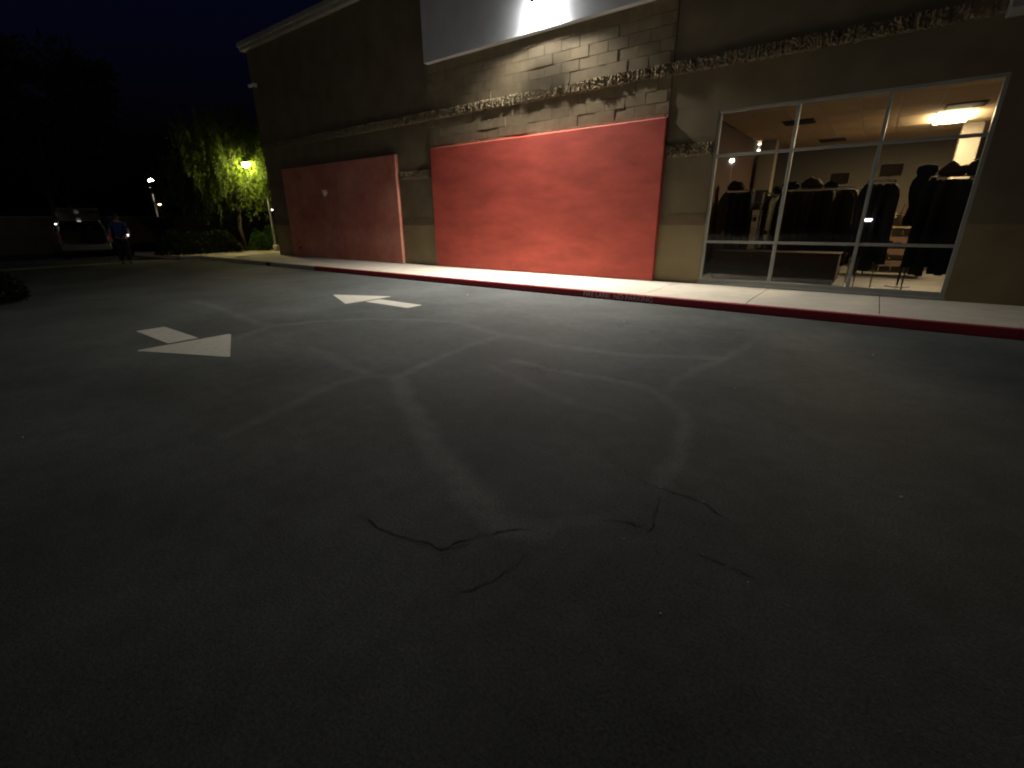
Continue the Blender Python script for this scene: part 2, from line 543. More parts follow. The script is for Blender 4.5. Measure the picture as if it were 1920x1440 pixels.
# pebbles
peb_me = []
for s in range(3):
    b = MB(); prof = [(0.004, -0.2), (0.8, 0.0), (1.0, 0.45), (0.7, 0.95), (0.05, 1.15)]
    b.lathe([(r * 0.013, z * 0.012) for r, z in prof], n=7, squash=(1, 0.7 + 0.15 * s))
    b.v = [(x + RND.gauss(0, 0.0018), y + RND.gauss(0, 0.0018), z) for x, y, z in b.v]
    peb_me.append(b.mesh('pebble', 'pebble', smooth=False))
for i, (x, y) in enumerate([(-2.69, 6.3), (-2.21, 5.11), (-2.59, 3.42), (-0.72, 4.2), (0.23, 6.19), (0.38, 2.92), (-0.66, 1.73), (-0.14, 1.78), (-0.68, 2.26), (-0.45, 2.26), (-2.58, 3.66), (-0.37, 1.41), (-4.48, 0.28), (-6.3, 6.9)]):
    o = link('pebble', peb_me[i % 3], None, (x, y, 0.0))
    o.rotation_euler.z = RND.random() * 6
    sc = RND.uniform(0.5, 0.9) * (0.55 if y < 2.5 else 1.0)
    o.scale = (sc, sc, sc)
    tag(o, 'small pale pebble lying loose on the dark asphalt', 'pebble', 'pale pebbles on the asphalt')


# painted arrows
def round_poly(pts, r, n=4):
    out = []
    k = len(pts)
    for i in range(k):
        p = Vector(pts[i]); a = (Vector(pts[i - 1]) - p).normalized(); b = (Vector(pts[(i + 1) % k]) - p).normalized()
        s = p + a * r; e = p + b * r
        for j in range(n + 1):
            t = j / n
            out.append(s.lerp(p, t).lerp(p.lerp(e, t), t))
    return out


def arrow(loc, sgn, label):
    e = empty('painted_arrow', (loc[0], loc[1], 0))
    tag(e, label, 'arrow')
    head = round_poly([(-0.02, -0.53), (1.19, 0), (-0.02, 0.53)], 0.07)
    shaft = round_poly([(-1.27, -0.17), (-0.10, -0.17), (-0.10, 0.17), (-1.27, 0.17)], 0.03)
    for nm, pl in (('arrow_head', head), ('arrow_shaft', shaft)):
        n = len(pl)
        vs = [(sgn * p.x, sgn * p.y, 0.0045) for p in pl] + [(sgn * p.x, sgn * p.y, 0.0) for p in pl]
        fs = [tuple(range(n))] + [(i, (i + 1) % n, n + (i + 1) % n, n + i) for i in range(n)]
        MB().add(vs, fs).build(nm, 'roadpaint', e)
    return e


arrow((-7.44, 5.40), -1, 'white painted arrow nearer the red kerb, pointing away to the left')
arrow((-6.62, 2.05), 1, 'larger-looking white painted arrow farther from the kerb, pointing right')

# kerb, sidewalk ----------------------------------------------------
kerb = tag(empty('kerb', (-5, KERB_Y, 0)), kind='structure')
KP = [(KERB_Y, -0.02), (KERB_Y + 0.006, 0.118), (KERB_Y + 0.022, 0.136), (KERB_Y + 0.055, KZ), (KERB_Y + 0.148, KZ + 0.002), (KERB_Y + 0.148, -0.02)]


def kpart(nm, mats, x0, x1, mis):
    b = MB().prism_x([(y - KERB_Y, z) for y, z in KP], x0 + 5, x1 + 5, mis=mis)
    return b.build(nm, mats, kerb)


red_mis = [0, 0, 1, 2, 2, 2]
x = -13.6
while x < 11:
    kpart('red_kerb_stone', ['curbred', 'curbtoplitred', 'concrete'], x, min(x + 3.04, 11.4), red_mis)
    x += 3.046
for a, b in ((-22.1, -19.0), (-18.995, -16.62), (-16.28, -13.605)):
    kpart('kerb_stone', ['curbconcrete', 'concrete'], a, b, [0, 0, 1, 1, 1, 1])
# drain outlet through the kerb
b = MB().box(-16.615, -16.285, KERB_Y + 0.05, KERB_Y + 0.14, -0.01, 0.09)
b.v = [(vx + 5, vy - KERB_Y, vz) for vx, vy, vz in b.v]
b.build('drain_recess', 'black', kerb)
b = MB().box(-16.615, -16.285, KERB_Y + 0.01, KERB_Y + 0.148, 0.10, KZ)
b.v = [(vx + 5, vy - KERB_Y, vz) for vx, vy, vz in b.v]
b.build('drain_lintel', 'curbconcrete', kerb)

# stencilled words on the kerb face
fc = bpy.data.curves.new('lettering', 'FONT')
fc.body = 'FIRE LANE  NO PARKING'
fc.size = 0.128; fc.extrude = 0.001; fc.align_x = 'LEFT'
fc.space_character = 1.0
fo = bpy.data.objects.new('tmp_text', fc)
COL.objects.link(fo)
bpy.context.view_layer.update()
me = bpy.data.meshes.new_from_object(fo.evaluated_get(bpy.context.evaluated_depsgraph_get()))
bpy.data.objects.remove(fo)
co = np.zeros(len(me.vertices) * 3); me.vertices.foreach_get('co', co); co = co.reshape(-1, 3)
wid = co[:, 0].max() - co[:, 0].min()
kx = 1.36 / wid
new = np.stack([(co[:, 0] - co[:, 0].min()) * kx + (-4.28 + 5), -0.004 + (0.024 + co[:, 1]) * 0.05 - co[:, 2], 0.022 + co[:, 1] * 0.98], 1)
me.vertices.foreach_set('co', new.ravel()); me.materials.clear(); me.materials.append(MATS['stencil']); me.update()
link('lettering', me, kerb)

walk = tag(empty('sidewalk', (0, 9, 0)), kind='structure')
walk_under = MB().box(-22.0, 12, KERB_Y + 0.15 - 9, W + 0.05 - 9, -0.02, KZ - 0.018).build('joint_bed', 'gutter', walk)
JX = [-1.44 + 1.70 * k for k in range(-12, 8)]
edges = [-22.0] + [j for j in JX if -21.5 < j < 11.5] + [12.0]
for a, b2 in zip(edges[:-1], edges[1:]):
    MB().box(a + 0.006, b2 - 0.006, KERB_Y + 0.153 - 9, W + 0.02 - 9, KZ - 0.06, KZ).build('slab', 'concrete', walk, bevel=0.004, segs=1)
# sidewalk round the end of the building
for k in range(5):
    MB().box(-22.0 + 0.006, -19.60, W + 0.03 - 9 + k * 1.7, W + 1.72 - 9 + k * 1.7, KZ - 0.06, KZ - 0.001).build('slab', 'concrete', walk, bevel=0.004, segs=1)

# concrete gutter across the lot end, planting bed beyond
tag(box('concrete_gutter', 'gutter', -22.95, -22.25, -25, 7.3, -0.02, 0.006), kind='structure')
bed = tag(empty('planting_bed', (-24.5, 10, 0)), kind='structure')
MB().box(-3.2, 2.38, -2.5, 8, -0.02, 0.12).build('gravel_fill', 'gravel', bed)
MB().box(2.38, 2.52, -2.64, 8, -0.02, 0.15).build('bed_kerb', 'curbconcrete', bed, bevel=0.012)
MB().box(-3.2, 2.375, -2.64, -2.50, -0.02, 0.15).build('bed_kerb', 'curbconcrete', bed, bevel=0.012)

# ================================================================== building
bld = tag(empty('store_building', (-8, 11, 0)), 'tan block store building with red wall panels and a lit shop window', 'building')
BO = Vector((-8, 11, 0))


def bbox(nm, mats, x0, x1, y0, y1, z0, z1, parent=bld, bevel=0.0):
    return MB().box(x0 - BO.x, x1 - BO.x, y0 - BO.y, y1 - BO.y, z0 - BO.z, z1 - BO.z).build(nm, mats, parent, bevel)


CX = -19.55          # building corner
RX = 12.0
WX0, WX1, WZ0, WZ1 = -2.76, 1.07, 0.17, 3.29
ROOF = 7.24
CF = W + 0.012       # face of the plain wall
wall_l = bbox('front_wall', 'wall', CX, WX0, CF, CF + 0.2, 0.0, ROOF)
bbox('front_wall', 'wall', WX0, WX1, CF, CF + 0.2, WZ1, ROOF)
bbox('front_wall', 'wall', WX1, RX, CF, CF + 0.2, 0.0, ROOF)
bbox('front_wall', 'wall', WX0, WX1, CF, CF + 0.2, 0.0, WZ0)
bbox('side_wall', 'wall', CX, CX + 0.2, CF + 0.2, 30, 0.0, ROOF)
bbox('side_wall', 'wall', RX - 0.2, RX, CF + 0.2, 30, 0.0, ROOF)
bbox('rear_wall', 'wall', CX + 0.2, RX - 0.2, 29.8, 30, 0.0, ROOF)
bbox('roof', 'coping', CX + 0.2, RX - 0.2, CF + 0.2, 29.8, 6.6, 6.8)
bbox('coping', 'coping', CX - 0.16, RX + 0.1, CF - 0.16, CF + 0.3, ROOF + 0.002, ROOF + 0.11, bevel=0.01)
bbox('coping', 'coping', CX - 0.22, RX + 0.1, CF - 0.22, CF + 0.3, ROOF + 0.112, ROOF + 0.26, bevel=0.015)
bbox('coping', 'coping', CX - 0.22, CX + 0.3, CF + 0.302, 30, ROOF + 0.002, ROOF + 0.26, bevel=0.01)

# block courses that show in the lamp light, each block its own piece
RH, BL = 0.211, 0.44
LEDGE_T = 4.20
variants = []
for s in range(5):
    b = MB()
    x0, x1 = -BL / 2 + 0.0022, BL / 2 - 0.0022
    z0, z1 = 0.0028, RH - 0.0028
    tl = [RND.uniform(-0.0035, 0.004) for _ in range(4)]
    fy = -0.02
    pts = [(x0, fy + tl[0], z0), (x1, fy + tl[1], z0), (x1, fy + tl[2], z1), (x0, fy + tl[3], z1)]
    back = [(x0, 0.01, z0), (x1, 0.01, z0), (x1, 0.01, z1), (x0, 0.01, z1)]
    b.add(pts + back, [(0, 1, 2, 3), (0, 4, 5, 1), (1, 5, 6, 2), (2, 6, 7, 3), (3, 7, 4, 0)])
    variants.append(b.mesh('block', 'block', bevel=0.0022, segs=1))
ends = {}


def put_block(x0, x1, z, depth):
    full = abs((x1 - x0) - BL) < 1e-3
    o = link('block', RND.choice(variants), wall_l)
    o.location = ((x0 + x1) / 2 - BO.x, CF - BO.y + depth, z - BO.z)
    if not full:
        o.scale.x = (x1 - x0) / BL


BX0, BX1 = -10.36, -3.70
rows = []
z = LEDGE_T
i = 0
while z < 5.5:
    rows.append((z, i)); z += RH; i += 1
z = LEDGE_T - 2 * RH
i = 1
while z > 3.1:
    rows.append((z, i)); z -= RH; i += 1
for z, i in rows:
    x = BX0 - (BL / 2 if i % 2 else 0.0)
    while x < BX1 - 0.02:
        a = max(x, BX0); b2 = min(x + BL, BX1)
        if b2 - a > 0.05:
            put_block(a, b2, z, RND.choice([0, 0, 0, 0, 0, 0.002, 0.004, -0.003, -0.007, 0.006]))
        x += BL
# vertical control joint at the end of the bay
bbox('control_joint', 'band', BX1 + 0.004, BX1 + 0.013, CF - 0.008, CF + 0.01, 3.30, 5.26)


# rough split-face courses
def split_variant(s):
    b = MB(); nx, nz = 22, 8
    vs = []
    for j in range(nz + 1):
        for k in range(nx + 1):
            u, v = k / nx, j / nz
            xx = (u - 0.5) * (BL - 0.006); zz = v * RH
            rib = mnoise.noise(Vector((xx * 26 + s * 13, 0.3 * zz, s * 7.7)))
            rib2 = mnoise.noise(Vector((xx * 70 + s * 3, zz * 34, s * 2.1)))
            big = mnoise.noise(Vector((xx * 7 + s * 5, zz * 6, s * 9.3)))
            d = 0.052 + 0.026 * rib + 0.032 * rib2 + 0.030 * big
            if j == nz:
                d *= 0.95
            if j == 0:
                d *= 0.75
            zz2 = zz + (0.030 * (rib + rib2) if j == 0 else 0.012 * rib2 if j == nz else 0.006 * rib)
            vs.append((xx, -max(0.012, d), zz2))
    fs = [(j * (nx + 1) + k, j * (nx + 1) + k + 1, (j + 1) * (nx + 1) + k + 1, (j + 1) * (nx + 1) + k) for j in range(nz) for k in range(nx)]
    n0 = len(vs)
    bk = [(v_[0], 0.01, v_[2]) for v_ in vs]
    vs += bk
    loop = [k for k in range(nx + 1)] + [j * (nx + 1) + nx for j in range(1, nz + 1)] + [nz * (nx + 1) + k for k in range(nx - 1, -1, -1)] + [j * (nx + 1) for j in range(nz - 1, 0, -1)]
    for a, c in zip(loop, loop[1:] + loop[:1]):
        fs.append((a, c, n0 + c, n0 + a))
    b.add(vs, fs)
    return b.mesh('split_face_block', 'splitface')


SV = [split_variant(s) for s in range(9)]


def split_course(xa, xb, ztop, shift=0.0):
    x = xa + shift
    while x < xb - 0.03:
        a = max(xa, x); b2 = min(xb, x + BL)
        o = link('split_face_block', RND.choice(SV), wall_l)
        o.location = ((a + b2) / 2 - BO.x, CF - BO.y, ztop - RH - BO.z)
        sx = (b2 - a) / BL
        o.scale = (sx * RND.choice((-1, 1)), RND.uniform(0.85, 1.1), 1)
        x += BL


split_course(CX, 6.5, LEDGE_T, 0.0)
for xa, xb in ((CX, -18.30), (-11.77, -10.36), (-3.67, WX0 - 0.02)):
    split_course(xa, xb, 2.78)
    bbox('dark_band_course', 'band', xa, xb, CF - 0.012, CF + 0.01, 1.29, 1.29 + RH)

# red panels
bbox('red_panel', 'redfade', -18.24, -11.79, W - 0.10, CF + 0.005, KZ + 0.012, 3.27, bevel=0.018)['label'] = 'faded brownish red wall panel, the left one'
bbox('red_panel', 'red', -10.28, -3.69, W - 0.11, CF + 0.005, KZ + 0.012, 3.285, bevel=0.018)['label'] = 'bright red wall panel under the lamp'

# grey panel for a sign, high on the wall
GF = W - 0.16
bbox('grey_wall_panel', 'greystucco', -10.27, -3.66, GF, CF + 0.005, 5.267, 6.98, bevel=0.004)

# canopy corner at the right
cano = bbox('metal_canopy', 'alu', 0.83, 6.0, W - 0.42, CF + 0.005, 3.94, 4.35, bevel=0.012)

# window -------------------------------------------------------------
win = empty('window', (0, 0, 0), parent=bld)
FY0, FY1 = W + 0.03, W + 0.12
fwid = 0.05


def wbox(nm, mats, *a, bevel=0.004):
    return bbox(nm, mats, *a, parent=win, bevel=bevel)


wbox('frame_bar', 'alu', WX0, WX0 + fwid, FY0, FY1, WZ0, WZ1)
wbox('frame_bar', 'alu', WX1 - fwid, WX1, FY0, FY1, WZ0, WZ1)
wbox('frame_bar', 'alu', WX0 + fwid, WX1 - fwid, FY0, FY1, WZ1 - fwid, WZ1)
wbox('frame_bar', 'alu', WX0 + fwid, WX1 - fwid, FY0, FY1, WZ0, WZ0 + 0.09)
MX = [-1.465, -0.222]
MZ = [0.975, 2.53]
cols = [WX0 + fwid] + MX + [WX1 - fwid]
rowsz = [WZ0 + 0.09] + MZ + [WZ1 - fwid]
for mx in MX:
    wbox('mullion', 'alu', mx - 0.026, mx + 0.026, FY0 + 0.002, FY1 - 0.002, WZ0 + 0.09, WZ1 - fwid)
for k in range(3):
    xa = cols[k] + (0.026 if k else 0); xb = cols[k + 1] - (0.026 if k < 2 else 0)
    for mz in MZ:
        wbox('transom', 'alu', xa, xb, FY0 + 0.004, FY1 - 0.004, mz - 0.024, mz + 0.024)
    for r in range(3):
        za = rowsz[r] + (0.024 if r else 0); zb = rowsz[r + 1] - (0.024 if r < 2 else 0)
        yy = FY0 + 0.045
        MB().add([(xa - BO.x, yy - BO.y, za), (xb - BO.x, yy - BO.y, za), (xb - BO.x, yy - BO.y, zb), (xa - BO.x, yy - BO.y, zb)], [(0, 1, 2, 3)]).build('glass_pane', 'glass', win)
# wall reveals round the window
wbox('sill', 'alu', WX0 - 0.02, WX1 + 0.02, W - 0.005, FY0 - 0.001, KZ + 0.002, WZ0 + 0.012)

# interior shell ------------------------------------------------------
CZ = 3.43
YB = 18.1
XL, XR = -3.15, 7.5
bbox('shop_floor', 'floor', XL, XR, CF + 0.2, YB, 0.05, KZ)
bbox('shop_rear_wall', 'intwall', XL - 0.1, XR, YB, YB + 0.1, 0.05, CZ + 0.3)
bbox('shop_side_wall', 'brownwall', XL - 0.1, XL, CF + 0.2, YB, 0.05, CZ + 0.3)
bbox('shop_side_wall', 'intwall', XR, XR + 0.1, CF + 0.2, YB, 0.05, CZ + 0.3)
ceil = bbox('shop_ceiling', 'white', XL, XR, CF + 0.2, YB, CZ + 0.012, CZ + 0.08)
lights = {(6, 3): 'on'}
tw, tl = 0.61, 1.22
y = CF + 0.2
j = 0
while y < YB - 0.1:
    x = XL; k = 0
    while x < 4.5:
        xa, xb, ya, yb = x + 0.012, min(x + tw, XR) - 0.012, y + 0.012, min(y + tl, YB) - 0.012
        if not ((k, j) in lights):
            bbox('ceiling_tile', 'ceil', xa, xb, ya, yb, CZ - 0.004, CZ + 0.010, parent=ceil)
        x += tw; k += 1
    y += tl; j += 1
# the lit troffers of the row
for kx_, lab in ((6, 'lit rectangular ceiling light panel seen through the upper right pane'),):
    lx0 = XL + kx_ * tw; ly0 = CF + 0.2 + 3 * tl
    troffer = tag(empty('ceiling_light', (lx0 + tw / 2, ly0 + tl / 2, CZ)), lab, 'ceiling light')
    MB().box(-tw / 2 + 0.04, tw / 2 - 0.04, -tl / 2 + 0.04, tl / 2 - 0.04, -0.05, 0.0).build('diffuser', EM('troffer_glow', (1.0, 0.78, 0.48), 230.0), troffer)
    for a in ((-tw / 2 + 0.012, tw / 2 - 0.012, -tl / 2 + 0.012, -tl / 2 + 0.04), (-tw / 2 + 0.012, tw / 2 - 0.012, tl / 2 - 0.04, tl / 2 - 0.012),
              (-tw / 2 + 0.012, -tw / 2 + 0.04, -tl / 2 + 0.04, tl / 2 - 0.04), (tw / 2 - 0.04, tw / 2 - 0.012, -tl / 2 + 0.04, tl / 2 - 0.04)):
        MB().box(*a, -0.012, 0.008).build('trim', 'white', troffer)
# ceiling vents
for (vx, vy, lab) in ((-1.85, 13.15, 'dark square ceiling vent near the left mullion'), (-1.45, 16.6, 'dark ceiling vent just above the middle transom'), (0.9, 13.3, 'dark ceiling vent in front of the lit light panel')):
    v = tag(empty('ceiling_vent', (vx, vy, CZ - 0.006)), lab, 'vent')
    MB().box(-0.3, 0.3, -0.3, 0.3, -0.012, 0.0).build('vent_frame', 'brownwall', v)
    for q in range(6):
        MB().box(-0.26, 0.26, -0.25 + q * 0.09, -0.21 + q * 0.09, -0.022, -0.0125).build('slat', 'darkmetal', v)

# ------------------------------------------------------------------ wall lamp over the bright red panel
LX, LY, LZ = -6.57, W - 0.33, 5.69
wl_ = tag(empty('wall_lamp', (LX, GF, LZ)), 'glaring white flood lamp on the grey panel', 'lamp')
MB().box(-0.09, 0.09, -0.03, -0.001, -0.02, 0.20).build('wall_plate', 'darkmetal', wl_, bevel=0.006)
MB().tube([(0, -0.03, 0.10), (0, -0.09, 0.12), (0, -0.16, 0.09)], 0.025, 10).build('arm', 'darkmetal', wl_)
TILT = Matrix.Translation((0, LY - GF, 0)) @ Matrix.Rotation(rad(-5), 4, 'X')     # lens looks down and a little out from the wall
MB().box(-0.17, 0.17, -0.075, 0.06, 0.0, 0.10, mat=TILT).build('housing', 'darkmetal', wl_, bevel=0.012)
MB().box(-0.17, 0.17, 0.038, 0.046, -0.25, -0.001, mat=TILT).build('added_glow_shield', EM('wall_fill_glow', (1.0, 0.97, 0.92), 250.0), wl_)  # shield added to keep the flood off the wall; its glow brightens the wall
MB().box(-0.14, 0.14, -0.032, 0.032, -0.010, -0.001, mat=TILT).build('lens', EM('lamp_glow', (1.0, 0.95, 0.86), 60.0), wl_)
b = MB()
for q in ((-0.17, -0.142, -0.07, 0.036), (0.142, 0.17, -0.07, 0.036), (-0.142, 0.142, -0.07, -0.04)):
    b.box(q[0], q[1], q[2], q[3], -0.04, -0.001, mat=TILT)
b.build('added_glow_rim', EM('panel_fill_glow', (0.95, 0.97, 1.0), 230.0), wl_)  # rim glow added to brighten the grey panel and the wall below
ld = bpy.data.lights.new('flood_light', 'AREA')
ld.shape = 'RECTANGLE'; ld.size = 0.28; ld.size_y = 0.064
ld.spread = rad(131)
ld.energy = 840.0
ld.color = (1.0, 0.935, 0.83)
lo = bpy.data.objects.new('flood_light', ld); COL.objects.link(lo)
lo.parent = wl_
lo.matrix_local = TILT @ Matrix.Translation((0, 0, -0.012))

# small fixtures on the wall
c1 = tag(empty('wall_camera', (-19.23, CF, 6.14)), 'small pale security camera near the upper left building corner', 'camera')
MB().box(-0.06, 0.06, -0.06, 0.0, -0.06, 0.06).build('mount', 'white', c1, bevel=0.01)
MB().tube([(0, -0.06, 0), (0.02, -0.16, -0.02)], 0.02).build('arm', 'white', c1)
MB().tube([(0.12, -0.12, 0.0), (-0.06, -0.26, -0.07)], [0.05, 0.055], 12).build('camera_body', 'white', c1)
c2 = tag(empty('panel_spout', (-15.5, W - 0.10, 2.34)), 'small white cone fitting on the faded red panel', 'fitting')
MB().lathe([(0.085, 0.10), (0.075, 0.04), (0.05, -0.06), (0.03, -0.10)], (0, -0.07, 0), 12).build('cone', 'white', c2, smooth=True)
MB().box(-0.05, 0.05, -0.04, 0.0, -0.03, 0.06).build('bracket', 'white', c2)
c3 = tag(empty('wall_vent', (-17.7, W - 0.10, 0.47)), 'small dark vent low on the faded red panel', 'vent')
MB().box(-0.14, 0.14, -0.012, 0.0, -0.035, 0.035).build('vent_frame', 'band', c3)
for q in range(3):
    MB().box(-0.12, 0.12, -0.018, -0.0125, -0.026 + q * 0.02, -0.016 + q * 0.02).build('slat', 'black', c3)

# ================================================================== shop contents
FZ = KZ


def garment_mesh(w, h, d, s, mat):
    """hanging garment seen flat on: shoulders, sleeves, folds, hem"""
    b = MB(); nx, nz = 12, 14
    rr = random.Random(s)
    ph = [rr.uniform(0, 6) for _ in range(4)]
    front = []; back = []
    for j in range(nz + 1):
        t = j / nz                      # 0 hem, 1 shoulder
        half = w / 2 * (1.08 - 0.16 * t + 0.05 * math.sin(4 * t + ph[0]))
        if t > 0.86:
            half *= 1 - 0.75 * ((t - 0.86) / 0.14) ** 1.6
        for k in range(nx + 1):
            u = k / nx * 2 - 1
            fold = 0.012 * math.sin(u * 9 + ph[1] + 2 * t) * (1.2 - t) + 0.008 * math.sin(u * 17 + ph[2])
            th = d / 2 * math.sqrt(max(0.02, 1 - u * u)) + 0.004
            zz = t * h + 0.012 * math.sin(u * 5 + ph[3]) * (1 - t)
            front.append((u * half, -th + fold, zz)); back.append((u * half, th + fold, zz))
    n = len(front)
    fs = []
    for j in range(nz):
        for k in range(nx):
            a = j * (nx + 1) + k
            fs.append((a, a + 1, a + nx + 2, a + nx + 1)); fs.append((n + a, n + a + nx + 1, n + a + nx + 2, n + a + 1))
        a = j * (nx + 1); c = a + nx
        fs.append((a, a + nx + 1, n + a + nx + 1, n + a)); fs.append((c, n + c, n + c + nx + 1, c + nx + 1))
    for k in range(nx):
        fs.append((k, n + k, n + k + 1, k + 1)); a = nz * (nx + 1) + k
        fs.append((a, a + 1, n + a + 1, n + a))
    b.add(front + back, fs)
    return b.mesh('garment', mat, smooth=True)


M('cloth_black', (0.016, 0.017, 0.019), 0.9, 0.3, 12, spec=0.15)
M('cloth_navy', (0.012, 0.014, 0.024), 0.9, 0.3, 12, spec=0.15)
M('cloth_olive', (0.030, 0.030, 0.018), 0.9, 0.3, 12, spec=0.15)
M('cloth_brown', (0.045, 0.030, 0.022), 0.9, 0.3, 12, spec=0.15)
M('cloth_pink', (0.20, 0.11, 0.09), 0.9, 0.2, 12, spec=0.15)


def rack(name, x0, x1, y, ztop, zhem, label, mats, n, glabel, group, w=0.5, seed=1, sign=None):
    r = tag(empty(name, ((x0 + x1) / 2, y, FZ)), label, 'clothes rack')
    hw = (x1 - x0) / 2
    zt = ztop - FZ
    MB().tube([(-hw, 0, zt + 0.03), (hw, 0, zt + 0.03)], 0.014).build('rail', 'chrome', r)
    for s in (-1, 1):
        MB().tube([(s * hw, 0, 0.03), (s * hw, 0, zt + 0.03)], 0.014).build('post', 'chrome', r)
        MB().tube([(s * hw, -0.26, 0.02), (s * hw, -0.1, 0.035), (s * hw, 0.1, 0.035), (s * hw, 0.26, 0.02)], 0.014).build('foot', 'chrome', r)
    if sign:
        MB().tube([(sign[0], 0, zt + 0.03), (sign[0], 0, zt + 0.16)], 0.008).build('sign_stem', 'darkmetal', r)
        MB().box(sign[0] - sign[1], sign[0] + sign[1], -0.012, 0.012, zt + 0.10, zt + 0.10 + sign[2]).build('sign_board', 'band', r, bevel=0.006)
    rr = random.Random(seed)
    for i in range(n):
        me = garment_mesh(w * rr.uniform(0.7, 1.15), (ztop - zhem) * rr.uniform(0.72, 1.0), rr.uniform(0.09, 0.16), seed * 100 + i, rr.choice(mats))
        o = link('garment', me)
        h = max(v.co.z for v in me.vertices)
        o.location = (x0 + (i + 0.5) * (x1 - x0) / n, y + rr.uniform(-0.03, 0.03), ztop - 0.02 - h)
        o.rotation_euler.z = rad(90 + rr.uniform(-38, 38))
        tag(o, glabel, 'garment', group)
    return r


rack('garment_rack', 0.56, 1.55, 11.15, 2.02, 0.38, 'tall rack of long black clothes at the right end of the window', ['cloth_black', 'cloth_navy'], 11,
     'long black garment on the rack at the right end of the window', 'long garments at the window right end', 0.55, 3)
rack('garment_rack', -0.30, 0.10, 11.3, 2.00, 0.42, 'narrow rack of dark clothes with a sign board on top', ['cloth_black', 'cloth_black', 'cloth_navy'], 7,
     'dark garment on the narrow rack topped by a sign board', 'garments on the sign topped rack', 0.5, 4, (0.1, 0.16, 0.2))
rack('garment_rack', -1.92, -0.50, 13.0, 2.0, 0.34, 'wide clothes rack behind the middle panes', ['cloth_olive', 'cloth_brown', 'cloth_black', 'cloth_olive'], 15,
     'dull olive or brown garment on the rack behind the middle panes', 'garments behind the middle panes', 0.5, 5, (0.35, 0.17, 0.22))
rack('garment_rack', -3.0, -2.42, 12.4, 2.0, 0.45, 'clothes rack in the far left corner of the window', ['cloth_black', 'cloth_brown'], 7,
     'dark garment on the rack in the left corner of the window', 'garments in the left corner', 0.48, 6)
rack('garment_rack', -2.55, -1.6, 14.9, 2.0, 0.4, 'clothes rack behind the metal display pole', ['cloth_black', 'cloth_olive'], 9,
     'dark garment on the rack behind the metal display pole', 'garments by the display pole', 0.46, 8)

rack('garment_rack', -1.3, 0.25, 16.2, 1.95, 0.4, 'clothes rack near the shop rear wall', ['cloth_black', 'cloth_brown', 'cloth_olive'], 13,
     'dark garment on the rack near the shop rear wall', 'garments near the rear wall', 0.55, 9)

pl = tag(empty('display_plinth', (-1.6, 11.55, FZ)), 'long low dark plinth inside the left and middle panes', 'plinth')
MB().box(-1.2, 1.12, -0.35, 0.35, 0.06, 0.58).build('body', 'cloth_brown', pl, bevel=0.01)
MB().box(-1.16, 1.08, -0.30, 0.30, 0.0, 0.058).build('kick', 'black', pl)
MB().box(-1.22, 1.14, -0.37, 0.37, 0.582, 0.61).build('top', 'cloth_brown', pl, bevel=0.006)

# soft bundles lying on top of the racks
for i, (bx, by, bz, br) in enumerate(((-1.75, 13.0, 2.045, 0.13), (-1.35, 13.0, 2.045, 0.17), (-0.98, 13.0, 2.045, 0.11), (-2.8, 12.4, 2.045, 0.15), (0.85, 11.15, 2.065, 0.16), (1.2, 11.15, 2.065, 0.19), (-0.9, 16.2, 1.995, 0.2), (-0.2, 16.2, 1.995, 0.16), (-2.2, 14.9, 2.045, 0.18))):
    b = MB().lathe([(br * 0.5, 0.0), (br, br * 0.25), (br * 1.05, br * 0.6), (br * 0.75, br * 1.05), (br * 0.25, br * 1.25)], n=14, squash=(1.25, 0.8))
    b.v = [(vx + 0.03 * mnoise.noise(Vector((vx * 9, vy * 9, i))), vy, vz * (1 + 0.5 * mnoise.noise(Vector((vx * 7, vy * 7, i + 5.0))))) for vx, vy, vz in b.v]
    o = b.build('soft_bundle', ('cloth_black', 'cloth_brown', 'cloth_olive')[i % 3], None, smooth=True, loc=(bx, by, bz - 0.02))
    tag(o, 'dark soft bundle lying on top of a clothes rack', 'bundle', 'bundles on top of the racks')

# dress form behind the right pane
df = tag(empty('dress_form', (0.52, 11.75, FZ)), 'dark dress form with a rounded top behind the right pane', 'dress form')
MB().lathe([(0.02, 1.1), (0.15, 1.12), (0.17, 1.25), (0.13, 1.45), (0.18, 1.65), (0.19, 1.78), (0.17, 1.90), (0.12, 1.98), (0.15, 2.04), (0.14, 2.12), (0.05, 2.16)], n=20, squash=(1, 0.75)).build('torso', 'cloth_black', df, smooth=True)
MB().tube([(0, 0, 0.0), (0, 0, 1.12)], 0.018).build('stand', 'darkmetal', df)
MB().lathe([(0.2, 0.0), (0.19, 0.015), (0.03, 0.03)], n=20).build('base', 'darkmetal', df)

# columns
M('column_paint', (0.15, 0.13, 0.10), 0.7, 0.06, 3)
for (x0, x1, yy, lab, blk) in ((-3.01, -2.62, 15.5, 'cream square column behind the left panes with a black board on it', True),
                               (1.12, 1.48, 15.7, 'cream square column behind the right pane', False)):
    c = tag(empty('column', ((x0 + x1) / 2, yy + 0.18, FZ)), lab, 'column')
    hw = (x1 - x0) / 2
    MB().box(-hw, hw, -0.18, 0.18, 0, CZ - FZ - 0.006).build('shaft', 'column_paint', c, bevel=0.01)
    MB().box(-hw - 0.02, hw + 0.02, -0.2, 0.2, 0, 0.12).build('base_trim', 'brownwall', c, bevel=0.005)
    if blk:
        MB().box(-hw + 0.02, hw - 0.01, -0.21, -0.185, 1.55, 2.02).build('black_board', 'black', c)

